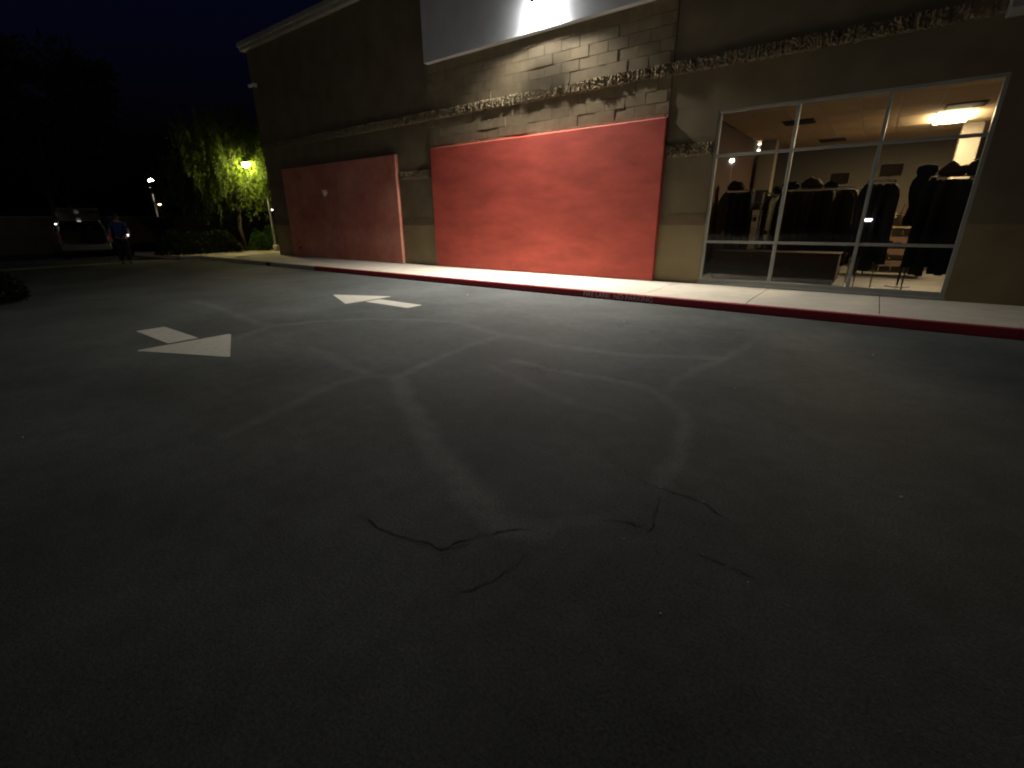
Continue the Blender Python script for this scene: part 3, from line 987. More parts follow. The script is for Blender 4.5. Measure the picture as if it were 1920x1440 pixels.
# shelf stack seen in the gap between the racks
sh = tag(empty('shelf_unit', (0.42, 14.0, FZ)), 'lit shelf unit seen in the gap between dark racks', 'shelf')
for s in (-1, 1):
    MB().box(s * 0.5 - 0.015, s * 0.5 + 0.015, -0.2, 0.2, 0, 1.35).build('upright', 'brownwall', sh)
shz = [0.08, 0.34, 0.60, 0.86, 1.08, 1.30]
for z in shz:
    MB().box(-0.485, 0.485, -0.2, 0.2, z, z + 0.025).build('shelf_board', 'cream', sh, bevel=0.003)
scol = ['cream', 'cloth_pink', 'cloth_brown', 'cream', 'band']
for i, z in enumerate(shz[:-1]):
    x = -0.46
    while x < 0.36:
        w = RND.uniform(0.14, 0.26); hh = RND.uniform(0.08, 0.17)
        o = MB().box(-w / 2, w / 2, -0.16, 0.14, 0, hh).build('folded_stack', RND.choice(scol), None, bevel=0.015)
        o.location = (0.42 + x + w / 2, 14.0, FZ + z + 0.0255)
        tag(o, 'folded cloth stack on the shelf unit between the dark racks', 'clothes', 'folded stacks on the lit shelf unit')
        x += w + 0.02

# display pole with small shiny goods
dp = tag(empty('display_pole', (-2.31, 13.0, FZ)), 'shiny metal display pole with arms behind the left panes', 'display stand')
MB().tube([(0, 0, 0.02), (0, 0, 1.86)], 0.022, 10).build('pole', 'chrome', dp)
MB().lathe([(0.22, 0.0), (0.21, 0.02), (0.03, 0.04)], n=18).build('base', 'darkmetal', dp)
for z in (0.75, 1.05, 1.35, 1.62, 1.84):
    MB().tube([(-0.2, -0.02, z), (0, 0, z - 0.01), (0.2, -0.02, z)], 0.008, 6).build('arm', 'chrome', dp)
M('tag_red', (0.30, 0.06, 0.03), 0.5, 0.2, 30)
M('goods_white', (0.55, 0.52, 0.45), 0.4, 0.1, 20)
for i in range(12):
    z = RND.choice((0.75, 1.05, 1.35, 1.62)) - 0.10
    xx = RND.choice((-0.19, -0.1, 0.1, 0.19))
    o = MB().box(-0.035, 0.035, -0.015, 0.015, -0.05, 0.05).build('hanging_goods', RND.choice(['goods_white', 'cloth_brown', 'cloth_olive', 'black']), None, bevel=0.008)
    o.location = (-2.31 + xx, 13.0 - 0.02, FZ + z)
    tag(o, 'small packet hanging on an arm of the shiny display pole', 'packet', 'packets on the display pole')

# low table with small goods behind the middle pane
tb = tag(empty('display_table', (-0.75, 14.3, FZ)), 'dark display table with reddish boxes behind the middle panes', 'table')
MB().box(-0.55, 0.55, -0.3, 0.3, 1.02, 1.06).build('top', 'brownwall', tb, bevel=0.004)
for sx in (-1, 1):
    for sy in (-1, 1):
        MB().box(sx * 0.5 - 0.025, sx * 0.5 + 0.025, sy * 0.26 - 0.025, sy * 0.26 + 0.025, 0, 1.02).build('leg', 'brownwall', tb)
for i in range(9):
    o = MB().box(-0.045, 0.045, -0.04, 0.04, 0, RND.uniform(0.10, 0.42)).build('boxed_goods', RND.choice(['tag_red', 'tag_red', 'goods_white', 'band', 'cloth_pink']), None, bevel=0.005)
    o.location = (-0.75 - 0.48 + i * 0.115, 14.15, FZ + 1.0605)
    tag(o, 'small reddish or pale box on the dark display table', 'box', 'boxes on the display table')

# long low counter along the rear wall with stacked goods
ct = tag(empty('rear_counter', (-0.6, YB - 0.5, FZ)), 'dark counter along the shop rear wall', 'counter')
MB().box(-2.2, 2.6, -0.35, 0.35, 0.0, 0.98).build('front', 'brownwall', ct, bevel=0.01)
MB().box(-2.25, 2.65, -0.4, 0.4, 0.982, 1.03).build('counter_top', 'band', ct, bevel=0.006)
for i in range(16):
    w = RND.uniform(0.12, 0.26)
    o = MB().box(-w / 2, w / 2, -0.12, 0.12, 0, RND.uniform(0.15, 0.65)).build('stacked_goods', RND.choice(['cloth_olive', 'cloth_brown', 'black', 'band', 'cloth_black']), None, bevel=0.02)
    o.location = (-2.6 + i * 0.29, YB - 0.5, FZ + 1.0305)
    tag(o, 'dark bundle standing on the rear counter', 'bundle', 'bundles on the rear counter')

# twin-head emergency lamp inside, then an added glow for a glint in the glass
el = tag(empty('emergency_lamp', (-3.12, 15.8, 3.30)), 'pair of small bright white lamps high on the inner left wall', 'lamp')
MB().box(-0.028, 0.02, -0.14, 0.14, -0.05, 0.05).build('housing', 'white', el, bevel=0.008)
for dz in (-0.09, 0.07):
    MB().lathe([(0.06, -0.018), (0.07, 0.0), (0.06, 0.018)], (0.05, -0.1, dz), 14).build('lamp_head', EM('emerg_glow', (1.0, 0.93, 0.8), 4.0), el, smooth=True)
sp = tag(empty('glint_stand_in', (-0.16, 10.95, 1.34)), 'small added white glow standing in for a reflection by the middle right mullion', 'lamp')
MB().lathe([(0.035, 0.0), (0.05, 0.03), (0.045, 0.05)], (0, 0, 0), 14, squash=(1.3, 0.8)).build('glint_blob', EM('glint_glow', (0.95, 0.97, 1.0), 4.0), sp, smooth=True)  # made-up glowing body in place of a light reflected in the pane
MB().tube([(0, 0, -1.2), (0.0, 0.0, 0.0)], 0.009, 8).build('stem', 'darkmetal', sp)
MB().lathe([(0.12, -1.2), (0.11, -1.185), (0.02, -1.175)], n=16).build('base', 'darkmetal', sp)


# ================================================================== planting beyond the lot
def leaf_quads(P, D, L, Wd, rng):
    """leaf-sized faces at P, along D (unit), length L and width Wd"""
    n = len(P)
    r = rng.normal(size=(n, 3))
    S = np.cross(D, r); S /= np.linalg.norm(S, axis=1)[:, None] + 1e-9
    a = P - S * (Wd * 0.15)[:, None]; b = P + D * (L * 0.5)[:, None] - S * (Wd * 0.5)[:, None]
    c = P + D * L[:, None]; d = P + D * (L * 0.5)[:, None] + S * (Wd * 0.5)[:, None]
    V = np.stack([a, b, c, d], 1).reshape(-1, 3)
    F = np.arange(4 * n).reshape(-1, 4)
    return V, F


def np_mesh(name, V, F, mat):
    me = bpy.data.meshes.new(name)
    me.from_pydata(V.tolist(), [], F.tolist())
    me.materials.append(MATS[mat])
    return me


def limbs(rng, base, top_h, spread, nb):
    """trunk path plus limb paths, local coordinates"""
    trunk = [Vector((0, 0, 0)), Vector((0.08 * rng.normal(), 0.08 * rng.normal(), base * 0.5)), Vector((0.15 * rng.normal(), 0.15 * rng.normal(), base))]
    out = []
    for k in range(nb):
        a = 2 * math.pi * k / nb + rng.normal() * 0.3
        L = spread * rng.uniform(0.55, 1.0)
        zt = base + (top_h - base) * rng.uniform(0.45, 0.95)
        p0 = trunk[-1] * 1.0
        p1 = p0 + Vector((math.cos(a) * L * 0.35, math.sin(a) * L * 0.35, (zt - base) * 0.5))
        p2 = p0 + Vector((math.cos(a) * L * 0.75, math.sin(a) * L * 0.75, (zt - base) * 0.85))
        p3 = p0 + Vector((math.cos(a) * L, math.sin(a) * L, (zt - base)))
        out.append([p0, p1, p2, p3])
    return trunk, out


def tree(name, label, loc, h, base, spread, seed, leafmat, nleaf, lsize, weep=0.0, trunk_r=0.12, nb=8, group=None, clump=0.5):
    rng = np.random.default_rng(seed)
    t = tag(empty(name, loc), label, 'tree', group)
    trunk, br = limbs(rng, base, h, spread, nb)
    b = MB().tube(trunk, [trunk_r, trunk_r * 0.8, trunk_r * 0.7], 9)
    for pth in br:
        b.tube(pth, [trunk_r * 0.6, trunk_r * 0.4, trunk_r * 0.22, trunk_r * 0.08], 6)
    b.build('trunk', 'bark', t, smooth=True)
    # clump centres along the limbs and round their tips
    cs = []
    for pth in br:
        for _ in range(7):
            u = rng.uniform(0.35, 1.1) * 3
            i = min(2, int(u)); p = pth[i].lerp(pth[i + 1], u - i)
            cs.append(np.array(p) + rng.normal(size=3) * clump * np.array([1, 1, 0.7]))
    for _ in range(nb * 3):
        a = rng.uniform(0, 2 * np.pi); rr_ = spread * np.sqrt(rng.uniform(0, 1)) * 0.9
        cs.append(np.array([rr_ * np.cos(a), rr_ * np.sin(a), base + (h - base) * (1.0 - 0.55 * (rr_ / spread) ** 2) * rng.uniform(0.55, 1.0)]))
    cs = np.array(cs)
    if weep:
        Ps = []; Ds = []
        per = max(1, nleaf // (len(cs) * 5))
        for c in cs:
            for _ in range(5):
                o = c + rng.normal(size=3) * clump * 0.7
                Ls = weep * rng.uniform(0.4, 1.0)
                s = np.linspace(0, 1, per)
                sway = rng.normal(size=2) * 0.12
                P = np.stack([o[0] + sway[0] * s * Ls, o[1] + sway[1] * s * Ls, o[2] - s * Ls], 1) + rng.normal(size=(per, 3)) * 0.035
                P[:, 2] = np.maximum(P[:, 2], base * 0.55 + rng.uniform(0, 0.5))
                D = rng.normal(size=(per, 3)) * 0.45 + np.array([0, 0, -1.0])
                Ps.append(P); Ds.append(D)
        P = np.concatenate(Ps); D = np.concatenate(Ds)
    else:
        per = nleaf // len(cs)
        P = np.repeat(cs, per, axis=0)
        sc = np.repeat(rng.uniform(0.5, 1.15, size=len(cs)) * clump, per)
        d = rng.normal(size=P.shape); d /= np.linalg.norm(d, axis=1)[:, None]
        P = P + d * (sc * rng.uniform(0, 1, size=len(P)) ** 0.5)[:, None] * np.array([1.1, 1.1, 0.8])
        D = rng.normal(size=P.shape) + d * 0.8
    lamp = np.array([-22.5, 10.78, 3.75]) - np.array(loc)
    away = np.linalg.norm(P - lamp, axis=1) > 0.27          # kept trimmed round the lamp
    P = P[away]; D = D[away]
    D /= np.linalg.norm(D, axis=1)[:, None]
    L = lsize * rng.uniform(0.6, 1.3, size=len(P)); Wd = L * (0.28 if weep else 0.5)
    V, F = leaf_quads(P, D, L, Wd, rng)
    link('crown', np_mesh('crown', V, F, leafmat), t)
    return t


tree('weeping_tree', 'yellow-lit weeping tree at the end of the building', (-24.1, 10.85, 0.12), 6.0, 2.0, 2.3, 5, 'leaf_weeping', 26000, 0.17, 2.0, 0.11, 9, clump=0.4)
tree('weeping_tree', 'dim weeping tree left of the yellow-lit one', (-26.6, 10.9, 0.12), 4.9, 1.8, 2.1, 11, 'leaf_weeping', 16000, 0.18, 1.7, 0.10, 8, clump=0.4)
for i, (x, y, h, sp_, lab) in enumerate(((-31.8, 5.6, 9.2, 3.4, 'tall dark tree towering behind the parked car'),
                                         (-26.0, -0.8, 8.0, 3.3, 'dark tree at the left edge of the picture'),
                                         (-37.0, 7.8, 8.2, 3.0, 'dark tree between the street lamp and the tree behind the car'),
                                         (-34.5, 2.0, 9.0, 3.8, 'tall dark tree farthest to the left rear'))):
    tree('shade_tree', lab, (x, y, 0.0), h, 2.4, sp_, 21 + i, 'leaf_dark', 15000, 0.24, 0.0, 0.17, 9, 'dark trees round the lot end', 0.75)


def bush(name, label, loc, rx, ry, h, seed, leafmat, n, lsize, cat='shrub', group=None):
    rng = np.random.default_rng(seed)
    t = tag(empty(name, loc), label, cat, group)
    b = MB()
    for k in range(6):
        a = rng.uniform(0, 6.28)
        b.tube([(0.05 * math.cos(a), 0.05 * math.sin(a), 0), (rx * 0.5 * math.cos(a), ry * 0.5 * math.sin(a), h * 0.6)], [0.018, 0.006], 5)
    b.build('stems', 'bark', t)
    u = rng.normal(size=(n, 3)); u /= np.linalg.norm(u, axis=1)[:, None]
    u[:, 2] = np.abs(u[:, 2])
    r = rng.uniform(0.35, 1.0, size=n) ** 0.45
    lump = 1 + 0.14 * np.sin(u[:, 0] * 5 + seed) * np.cos(u[:, 1] * 4.3 + seed * 2)
    P = u * (r * lump)[:, None] * np.array([rx, ry, h])
    P[:, 2] = np.maximum(P[:, 2], 0.02)
    D = u + rng.normal(size=(n, 3)) * 0.6
    D /= np.linalg.norm(D, axis=1)[:, None]
    L = lsize * rng.uniform(0.6, 1.3, size=n)
    V, F = leaf_quads(P, D, L, L * 0.55, rng)
    V[:, 2] = np.maximum(V[:, 2], 0.0)
    link('foliage', np_mesh('foliage', V, F, leafmat), t)
    return t


bush('round_shrub', 'rounded green shrub lit on top, left of the brighter one by the corner', (-24.0, 11.42, 0.12), 0.42, 0.42, 0.95, 3, 'leaf_shrub', 2600, 0.09)
bush('round_shrub', 'bright green shrub nearest the building corner', (-24.5, 12.35, 0.12), 0.38, 0.38, 1.15, 4, 'leaf_shrub', 2600, 0.09)
bush('round_shrub', 'small dim shrub at the right end of the dark hedge', (-24.3, 10.15, 0.12), 0.35, 0.35, 0.85, 5, 'leaf_hedge', 1800, 0.09)
for i, yy in enumerate((7.9, 8.9, 9.75)):
    lab = ('dark hedge bush nearest the person', 'middle dark hedge bush in the planting bed', 'dark hedge bush nearest the weeping tree')[i]
    bush('hedge_bush', lab, (-24.0, yy, 0.12), 0.75, 0.75, 0.92, 30 + i, 'leaf_hedge', 4200, 0.09, 'bush', 'dark hedge in the planting bed')
bush('low_bush', 'black low bush at the far left edge of the asphalt', (-13.6, 1.05, 0.0), 1.0, 0.62, 0.58, 44, 'leaf_hedge', 5200, 0.08, 'bush')

# perimeter block wall: courses as stones are too far to tell apart
pw = tag(empty('perimeter_wall', (-33.5, 10, 0)), 'tan block wall running behind the planting bed and car', 'wall')
for k in range(17):
    y0 = -22 + k * 3.0
    MB().box(-0.1, 0.1, y0 + 0.004 - 10, y0 + 2.996 - 10, 0, 1.70).build('wall_panel', 'blockfence', pw)
    MB().box(-0.15, 0.15, y0 + 0.004 - 10, y0 + 2.996 - 10, 1.702, 1.77).build('cap', 'caprow', pw, bevel=0.008)


# lamps beyond -------------------------------------------------------
def pole_lamp(name, label, x, y, zl, gl, power_mat, sgn=1):
    t = tag(empty(name, (x, y, 0)), label, 'street lamp')
    MB().tube([(0, 0, 0), (0, 0, zl)], [0.09, 0.065], 10).build('pole', 'white' if gl else 'darkmetal', t)
    MB().lathe([(0.17, 0.0), (0.17, 0.35), (0.1, 0.4)], n=12).build('base', 'concrete', t)
    MB().box(-0.05, 0.75, -0.16, 0.16, zl, zl + 0.1).build('head', 'darkmetal', t, bevel=0.02)
    MB().box(0.12, 0.7, -0.13, 0.13, zl - 0.13, zl - 0.001).build('diffuser', power_mat, t)
    return t


yp = tag(empty('street_lamp', (-22.45, 11.45, 0.12)), 'yellow lamp glaring through the weeping tree', 'street lamp')
YL = (-22.5, 10.78, 3.80)
MB().tube([(0, 0, 0), (0, 0, 3.80)], [0.06, 0.045], 10).build('pole', 'alu', yp)
MB().lathe([(0.13, 0.0), (0.13, 0.25), (0.07, 0.29)], n=12).build('base', 'concrete', yp)
MB().tube([(0, 0, 3.76), (-0.03, -0.35, 3.90), (-0.05, -0.62, 3.84)], 0.025, 8).build('arm', 'darkmetal', yp)
MB().lathe([(0.16, 0.0), (0.15, 0.04), (0.05, 0.11)], (-0.05, -0.67, 3.72), 14).build('hood', 'darkmetal', yp)
MB().lathe([(0.04, -0.16), (0.11, -0.12), (0.135, -0.03), (0.13, -0.002)], (-0.05, -0.67, 3.72), 14).build('globe', EM('yellow_lamp_glow', (1.0, 0.84, 0.38), 620.0), yp, smooth=True)
pole_lamp('street_lamp', 'white street lamp on a pale pole beyond the wall', -57.2, 17.9, 5.4, True, EM('street_glow', (1.0, 0.88, 0.66), 260.0))
pole_lamp('street_lamp', 'tiny far orange lamp right of the pale pole', -95.5, 30.4, 4.4, False, EM('far_glow', (1.0, 0.62, 0.3), 14.0))
pole_lamp('street_lamp', 'tiny far white lamp beside the building corner', -88.5, 45.2, 3.6, False, EM('far_glow2', (1.0, 0.9, 0.8), 14.0))

lot = pole_lamp('street_lamp', 'parking lot lamp mirrored in the upper left window pane', -10.87, -25.4, 6.0, False, EM('lot_glow', (1.0, 0.88, 0.68), 1150.0))
lot.rotation_euler.z = rad(90)

# ================================================================== parked car, tailgate up
M('carpaint', (0.12, 0.12, 0.115), 0.28, 0.05, 4, spec=0.6, metal=0.3)
M('cardark', (0.012, 0.012, 0.012), 0.5, 0.2, 10)
M('carglass', (0.008, 0.009, 0.009), 0.06, 0.0, 4, spec=0.6)
M('cabin', (0.02, 0.02, 0.018), 0.9, 0.2, 10)
car = tag(empty('parked_car', (-27.2, 5.65, 0.0), rad(-6)), 'silver hatchback parked with its tailgate raised', 'car')
# local: +x is the rear, car runs towards -x


def side_prof(y0, y1, mats, nm, pts, bevel=0.03):
    n = len(pts)
    vs = [(px, y0, pz) for px, pz in pts] + [(px, y1, pz) for px, pz in pts]
    fs = [tuple(range(n)), tuple(range(n, 2 * n))[::-1]] + [(k, n + k, n + (k + 1) % n, (k + 1) % n) for k in range(n)]
    return MB().add(vs, fs).build(nm, mats, car, bevel=bevel)


def arch(cx, r, x0, x1, n=8):
    return [(cx + r * math.cos(math.pi * k / n), 0.32 + r * math.sin(math.pi * k / n)) for k in range(n + 1)]


low = [(0.0, 0.38), (0.03, 0.62), (0.0, 0.98), (-1.5, 1.0), (-3.1, 0.98), (-4.2, 0.86), (-4.35, 0.6), (-4.3, 0.28), (-3.85, 0.26)]
low += [(-3.5 - 0.36 * math.cos(math.pi * k / 8), 0.28 + 0.36 * math.sin(math.pi * k / 8)) for k in range(9)]
low += [(-3.1, 0.25), (-1.25, 0.25)]
low += [(-0.85 - 0.36 * math.cos(math.pi * k / 8), 0.28 + 0.36 * math.sin(math.pi * k / 8)) for k in range(9)]
low += [(-0.3, 0.30)]
for s in (-1, 1):
    side_prof(s * 0.84, s * 0.74, 'carpaint', 'body_side', low, 0.02)
    # pillars and roof rail on each side
    for nm, pts in (('rear_pillar', [(-0.02, 0.98), (-0.30, 1.55), (-0.62, 1.58), (-0.50, 0.99)]),
                    ('centre_pillar', [(-1.75, 0.995), (-1.80, 1.60), (-1.92, 1.60), (-1.90, 0.995)]),
                    ('windscreen_pillar', [(-3.05, 0.99), (-2.35, 1.56), (-2.47, 1.57), (-3.20, 0.985)])):
        b = MB()
        q = pts
        vs = []
        for yy in (0.0, -0.06):
            for px, pz in q:
                vs.append((px, s * (0.83 - 0.16 * (pz - 0.98) / 0.6 + yy), pz))
        n = len(q)
        b.add(vs, [tuple(range(n)), tuple(range(n, 2 * n))[::-1]] + [(k, n + k, n + (k + 1) % n, (k + 1) % n) for k in range(n)])
        b.build(nm, 'carpaint', car)
    b = MB()
    vs = [(-0.5, s * 0.815, 1.0), (-3.05, s * 0.815, 1.0), (-2.4, s * 0.67, 1.56), (-0.6, s * 0.67, 1.57)]
    b.add(vs + [(p[0], p[1] - s * 0.01, p[2]) for p in vs], [(0, 1, 2, 3), (7, 6, 5, 4), (0, 4, 5, 1), (1, 5, 6, 2), (2, 6, 7, 3), (3, 7, 4, 0)])
    b.build('side_window', 'carglass', car)
    # tail light
    MB().box(-0.10, 0.035, s * 0.845 - 0.09 if s > 0 else s * 0.845, s * 0.845 if s > 0 else s * 0.845 + 0.09, 0.72, 0.97).build('tail_light', M('taillight', (0.35, 0.02, 0.025), 0.25, 0.1, 10, spec=0.6), car, bevel=0.015)
    MB().box(-3.35, -3.15, s * 0.86 if s > 0 else s * 1.02, s * 1.02 if s > 0 else s * 0.86, 1.0, 1.12).build('wing_mirror', 'carpaint', car, bevel=0.03)
    for wx in (-0.85, -3.5):
        wh = empty('wheel', (wx, s * 0.76, 0.32), parent=car)
        b = MB()
        prof = [(0.20, -0.1), (0.30, -0.1), (0.32, -0.07), (0.32, 0.07), (0.30, 0.1), (0.20, 0.1)]
        b.lathe(prof, n=24)
        b.v = [(vx, vz, vy) for vx, vy, vz in b.v]
        b.build('tyre', 'rubber', wh)
        b = MB(); b.lathe([(0.05, -0.06), (0.19, -0.08), (0.198, 0.08), (0.05, 0.085)], n=24)
        b.v = [(vx, vz, vy) for vx, vy, vz in b.v]
        b.build('rim', 'chrome', wh)
MB().box(-0.55, 0.02, -0.735, 0.735, 0.45, 0.52).build('load_floor', 'cabin', car)
MB().box(-4.2, -0.1, -0.735, 0.735, 0.22, 0.30).build('underbody', 'cardark', car)
MB().box(-0.98, -0.85, -0.70, 0.70, 0.53, 1.12).build('rear_seat', 'cabin', car, bevel=0.04)
for yy in (-0.38, 0.0, 0.38):
    MB().box(-0.97, -0.88, yy - 0.12, yy + 0.12, 1.14, 1.32).build('headrest', 'cabin', car, bevel=0.03)
b = MB()
vs = [(-0.28, -0.68, 1.555), (-0.28, 0.68, 1.555), (-1.3, 0.70, 1.63), (-2.38, 0.67, 1.575), (-2.38, -0.67, 1.575), (-1.3, -0.70, 1.63)]
b.add(vs + [(p[0], p[1] * 0.97, p[2] - 0.04) for p in vs], [(0, 1, 2, 5), (5, 2, 3, 4), (11, 8, 7, 6), (10, 9, 8, 11), (0, 6, 7, 1), (3, 9, 10, 4), (1, 7, 8, 2), (2, 8, 9, 3), (4, 10, 11, 5), (5, 11, 6, 0)])
b.build('roof', 'carpaint', car, bevel=0.015)
MB().add([(-2.40, -0.66, 1.57), (-2.40, 0.66, 1.57), (-3.15, 0.76, 1.0), (-3.15, -0.76, 1.0)], [(0, 1, 2, 3)]).build('windscreen', 'carglass', car)
MB().add([(-3.12, -0.74, 1.0), (-3.12, 0.74, 1.0), (-4.2, 0.70, 0.87), (-4.2, -0.70, 0.87)], [(0, 1, 2, 3)]).build('bonnet', 'carpaint', car)
MB().box(-4.42, -4.25, -0.80, 0.80, 0.28, 0.66).build('front_bumper', 'carpaint', car, bevel=0.05)
bp_ = MB().box(-0.06, 0.10, -0.82, 0.82, 0.30, 0.58).build('rear_bumper', 'carpaint', car, bevel=0.05)
# tailgate raised about the roof's rear edge
tg = empty('tailgate', (-0.30, 0, 1.585), parent=car)
tg.rotation_euler = (0, rad(-24), 0)
b = MB()
q = [(0.0, -0.64), (0.0, 0.64), (0.42, 0.70), (0.95, 0.66), (1.08, 0.55), (1.08, -0.55), (0.95, -0.66), (0.42, -0.70)]
zt = [0.0, 0.0, 0.10, 0.03, -0.05, -0.05, 0.03, 0.10]
n = len(q)
vs = [(p[0], p[1], z_ + 0.03) for p, z_ in zip(q, zt)] + [(p[0], p[1], z_ - 0.04) for p, z_ in zip(q, zt)]
b.add(vs, [(0, 1, 2, 7), (7, 2, 3, 6), (6, 3, 4, 5), (8, 15, 10, 9), (15, 14, 11, 10), (14, 13, 12, 11)] + [(k, n + k, n + (k + 1) % n, (k + 1) % n) for k in range(n)])
b.build('gate_panel', 'carpaint', tg)
b = MB().add([(0.05, -0.55, 0.045), (0.05, 0.55, 0.045), (0.42, 0.58, 0.135), (0.42, -0.58, 0.135)], [(0, 1, 2, 3)])
b.build('rear_window', 'carglass', tg)
for s in (-1, 1):
    MB().tube([(-0.25, s * 0.70, 1.25), (0.25, s * 0.66, 1.68)], 0.012, 6).build('gas_strut', 'chrome', car)
    # pale weather strip round the tailgate opening
    MB().tube([(-0.30, s * 0.66, 1.55), (-0.14, s * 0.755, 1.25), (0.0, s * 0.80, 0.98), (0.05, s * 0.74, 0.72), (0.06, s * 0.62, 0.56)], 0.016, 6).build('opening_edge', 'chrome', car)
MB().box(-0.32, -0.24, -0.06, 0.06, 1.50, 1.52).build('cargo_lamp', EM('cargo_glow', (1, 0.95, 0.85), 0.8), car)
MB().lathe([(0.02, -0.02), (0.035, 0.0), (0.02, 0.02)], (-0.03, -0.78, 1.40), 10).build('side_marker', EM('marker_glow', (1, 0.97, 0.9), 9.0), car)


# ================================================================== person by the car
M('skin', (0.33, 0.19, 0.13), 0.55, 0.08, 20)
M('hair', (0.012, 0.010, 0.008), 0.7, 0.2, 40)
M('shirt', (0.018, 0.045, 0.16), 0.85, 0.15, 20)
M('trousers', (0.012, 0.014, 0.016), 0.9, 0.2, 20)
M('shoes', (0.05, 0.048, 0.045), 0.7, 0.2, 20)


def skin_obj(name, nodes, edges_, mat, parent, root=0, sub=1):
    me = bpy.data.meshes.new(name)
    me.from_pydata([p for p, r in nodes], edges_, [])
    me.materials.append(MATS[mat])
    o = link(name, me, parent)
    sk = o.modifiers.new('skin', 'SKIN')
    sk.use_smooth_shade = True
    lay = me.skin_vertices[0] if me.skin_vertices else None
    if lay is None:
        bm = bmesh.new(); bm.from_mesh(me); bm.verts.layers.skin.verify(); bm.to_mesh(me); bm.free()
        lay = me.skin_vertices[0]
    for i, (p, r) in enumerate(nodes):
        lay.data[i].radius = r if isinstance(r, tuple) else (r, r)
        lay.data[i].use_root = (i == root)
    s = o.modifiers.new('sub', 'SUBSURF'); s.levels = sub; s.render_levels = sub
    return o


per = tag(empty('person', (-21.75, 5.50, 0.008), rad(-100)), 'person in a blue shirt and dark trousers standing beside the open car', 'person')
# local: +y ahead of the person, z up, 1.72 m tall
nodes = [((0, 0, 0.95), (0.15, 0.11)), ((0, 0.0, 1.12), (0.14, 0.10)), ((0, -0.01, 1.30), (0.16, 0.11)), ((0, -0.01, 1.43), (0.10, 0.08)), ((0, 0.0, 1.50), 0.055),
         ((0, 0.02, 1.58), (0.075, 0.09)), ((0, 0.015, 1.67), (0.07, 0.085)),
         ((0.18, -0.01, 1.40), 0.055), ((0.26, 0.02, 1.13), 0.042), ((0.27, 0.16, 0.93), 0.032), ((0.27, 0.20, 0.87), 0.03),
         ((-0.18, -0.01, 1.40), 0.055), ((-0.27, 0.03, 1.14), 0.042), ((-0.22, 0.24, 1.02), 0.032), ((-0.20, 0.30, 1.0), 0.03),
         ((0.10, 0, 0.86), 0.09), ((0.11, 0.03, 0.49), 0.06), ((0.12, -0.02, 0.10), 0.042), ((0.125, 0.12, 0.045), 0.04),
         ((-0.10, 0, 0.86), 0.09), ((-0.10, 0.02, 0.49), 0.06), ((-0.10, -0.03, 0.10), 0.042), ((-0.11, 0.11, 0.045), 0.04)]
ed = [(0, 1), (1, 2), (2, 3), (3, 4), (4, 5), (5, 6), (3, 7), (7, 8), (8, 9), (9, 10), (3, 11), (11, 12), (12, 13), (13, 14), (0, 15), (15, 16), (16, 17), (17, 18), (0, 19), (19, 20), (20, 21), (21, 22)]
# fingers and thumb of each hand
for hb, dirv in ((10, Vector((0.0, 0.45, -0.9))), (14, Vector((0.1, 0.98, -0.15)))):
    hp = Vector(nodes[hb][0]); side = Vector((1, 0, 0))
    for k, L in enumerate((0.085, 0.095, 0.09, 0.07)):
        p = hp + dirv * 0.02 + side * (-0.03 + 0.02 * k)
        a = len(nodes)
        q1 = p + dirv * L * 0.5; q2 = p + dirv * L * 0.9 + Vector((0, 0.012, -0.012))
        nodes += [(tuple(q1), 0.009), (tuple(q2), 0.008)]
        ed += [(hb, a), (a, a + 1)]
    a = len(nodes)
    s_ = -1 if hb == 10 else 1
    nodes += [(tuple(hp + side * s_ * 0.045 + dirv * 0.01), 0.010), (tuple(hp + side * s_ * 0.06 + dirv * 0.045), 0.009)]
    ed += [(hb, a), (a, a + 1)]
skin_obj('body', nodes, ed, 'skin', per)
skin_obj('shirt', [((0, 0, 0.84), (0.185, 0.145)), ((0, 0, 1.12), (0.175, 0.135)), ((0, -0.01, 1.30), (0.19, 0.14)), ((0, -0.01, 1.425), (0.115, 0.095)), ((0, -0.005, 1.465), (0.075, 0.07)),
                   ((0.185, -0.01, 1.395), 0.078), ((0.24, 0.01, 1.20), 0.068), ((-0.185, -0.01, 1.395), 0.078), ((-0.245, 0.02, 1.20), 0.068)],
         [(0, 1), (1, 2), (2, 3), (3, 4), (3, 5), (5, 6), (3, 7), (7, 8)], 'shirt', per)
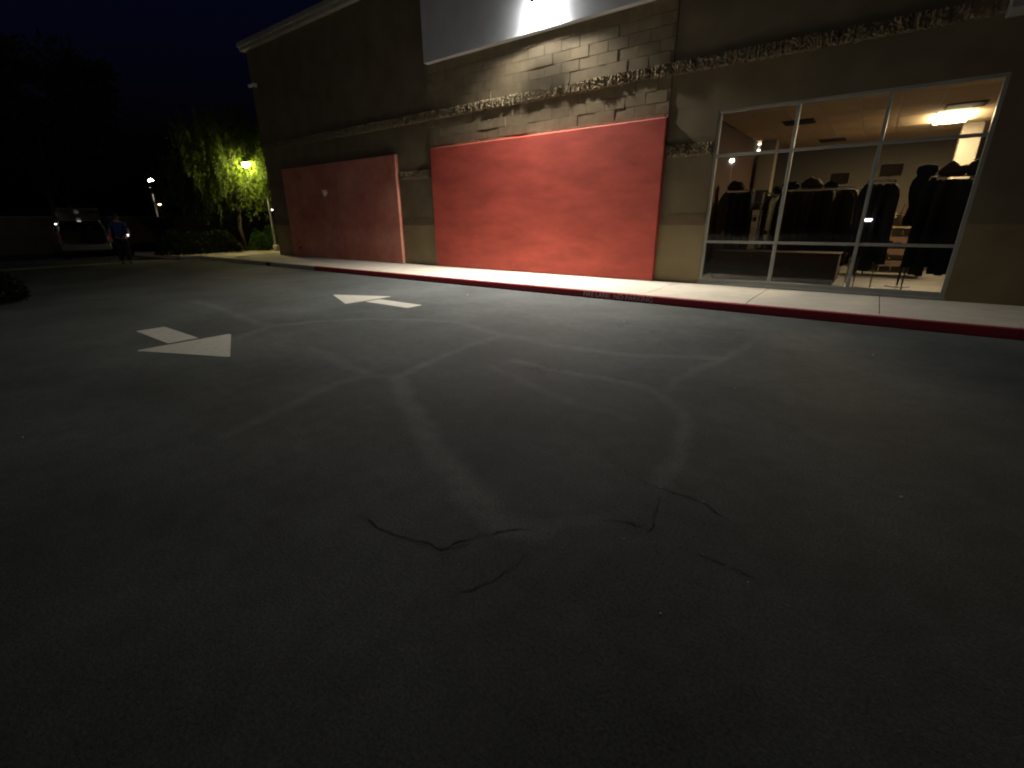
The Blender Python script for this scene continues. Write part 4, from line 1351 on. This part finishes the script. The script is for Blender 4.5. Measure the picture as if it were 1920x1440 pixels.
skin_obj('trousers', [((0, 0, 1.0), (0.165, 0.125)), ((0.10, 0, 0.80), 0.115), ((0.112, 0.03, 0.48), 0.085), ((0.12, -0.02, 0.09), 0.072), ((-0.10, 0, 0.80), 0.115), ((-0.10, 0.02, 0.48), 0.085), ((-0.10, -0.03, 0.09), 0.072)],
         [(0, 1), (1, 2), (2, 3), (0, 4), (4, 5), (5, 6)], 'trousers', per)
for s, xx, yy in ((1, 0.12, 0.0), (-1, -0.105, -0.01)):
    MB().lathe([(0.045, 0.0), (0.05, 0.03), (0.045, 0.07), (0.02, 0.10)], (xx, yy + 0.05, 0), 12, squash=(1, 2.6)).build('shoe', 'shoes', per, smooth=True)
b = MB().lathe([(0.03, 0.19), (0.085, 0.15), (0.105, 0.07), (0.10, 0.0), (0.07, -0.04)], (0, -0.015, 1.56), 16, squash=(0.9, 1.0))
b.build('hair', 'hair', per, smooth=True)
# face and ears
MB().lathe([(0.004, -0.012), (0.012, 0.0), (0.004, 0.02)], (0, 0.118, 1.59), 8).build('nose', 'skin', per, smooth=True)
for s in (-1, 1):
    MB().lathe([(0.004, -0.008), (0.011, 0.0), (0.004, 0.008)], (s * 0.032, 0.098, 1.615), 8).build('eye', 'hair', per, smooth=True)
    MB().lathe([(0.008, -0.03), (0.016, 0.0), (0.008, 0.03)], (s * 0.088, 0.01, 1.60), 8).build('ear', 'skin', per, smooth=True)
MB().box(-0.022, 0.022, 0.098, 0.108, 1.545, 1.553).build('mouth', 'tag_red', per)
# glowing phone in the hand
ph_ = tag(MB().box(-0.036, 0.036, -0.005, 0.005, -0.07, 0.07).build('phone', ['black'], None, bevel=0.004), 'small glowing phone in the hand of the person in blue', 'phone')
bpy.context.view_layer.update()
hw_ = per.matrix_world @ Vector((-0.20, 0.36, 1.0))
ph_.location = hw_
ph_.rotation_euler = (rad(-50), 0, rad(-100))
MB().box(-0.031, 0.031, 0.0052, 0.0066, -0.06, 0.06).build('screen', EM('screen_glow', (0.95, 0.97, 1.0), 2.0), ph_)
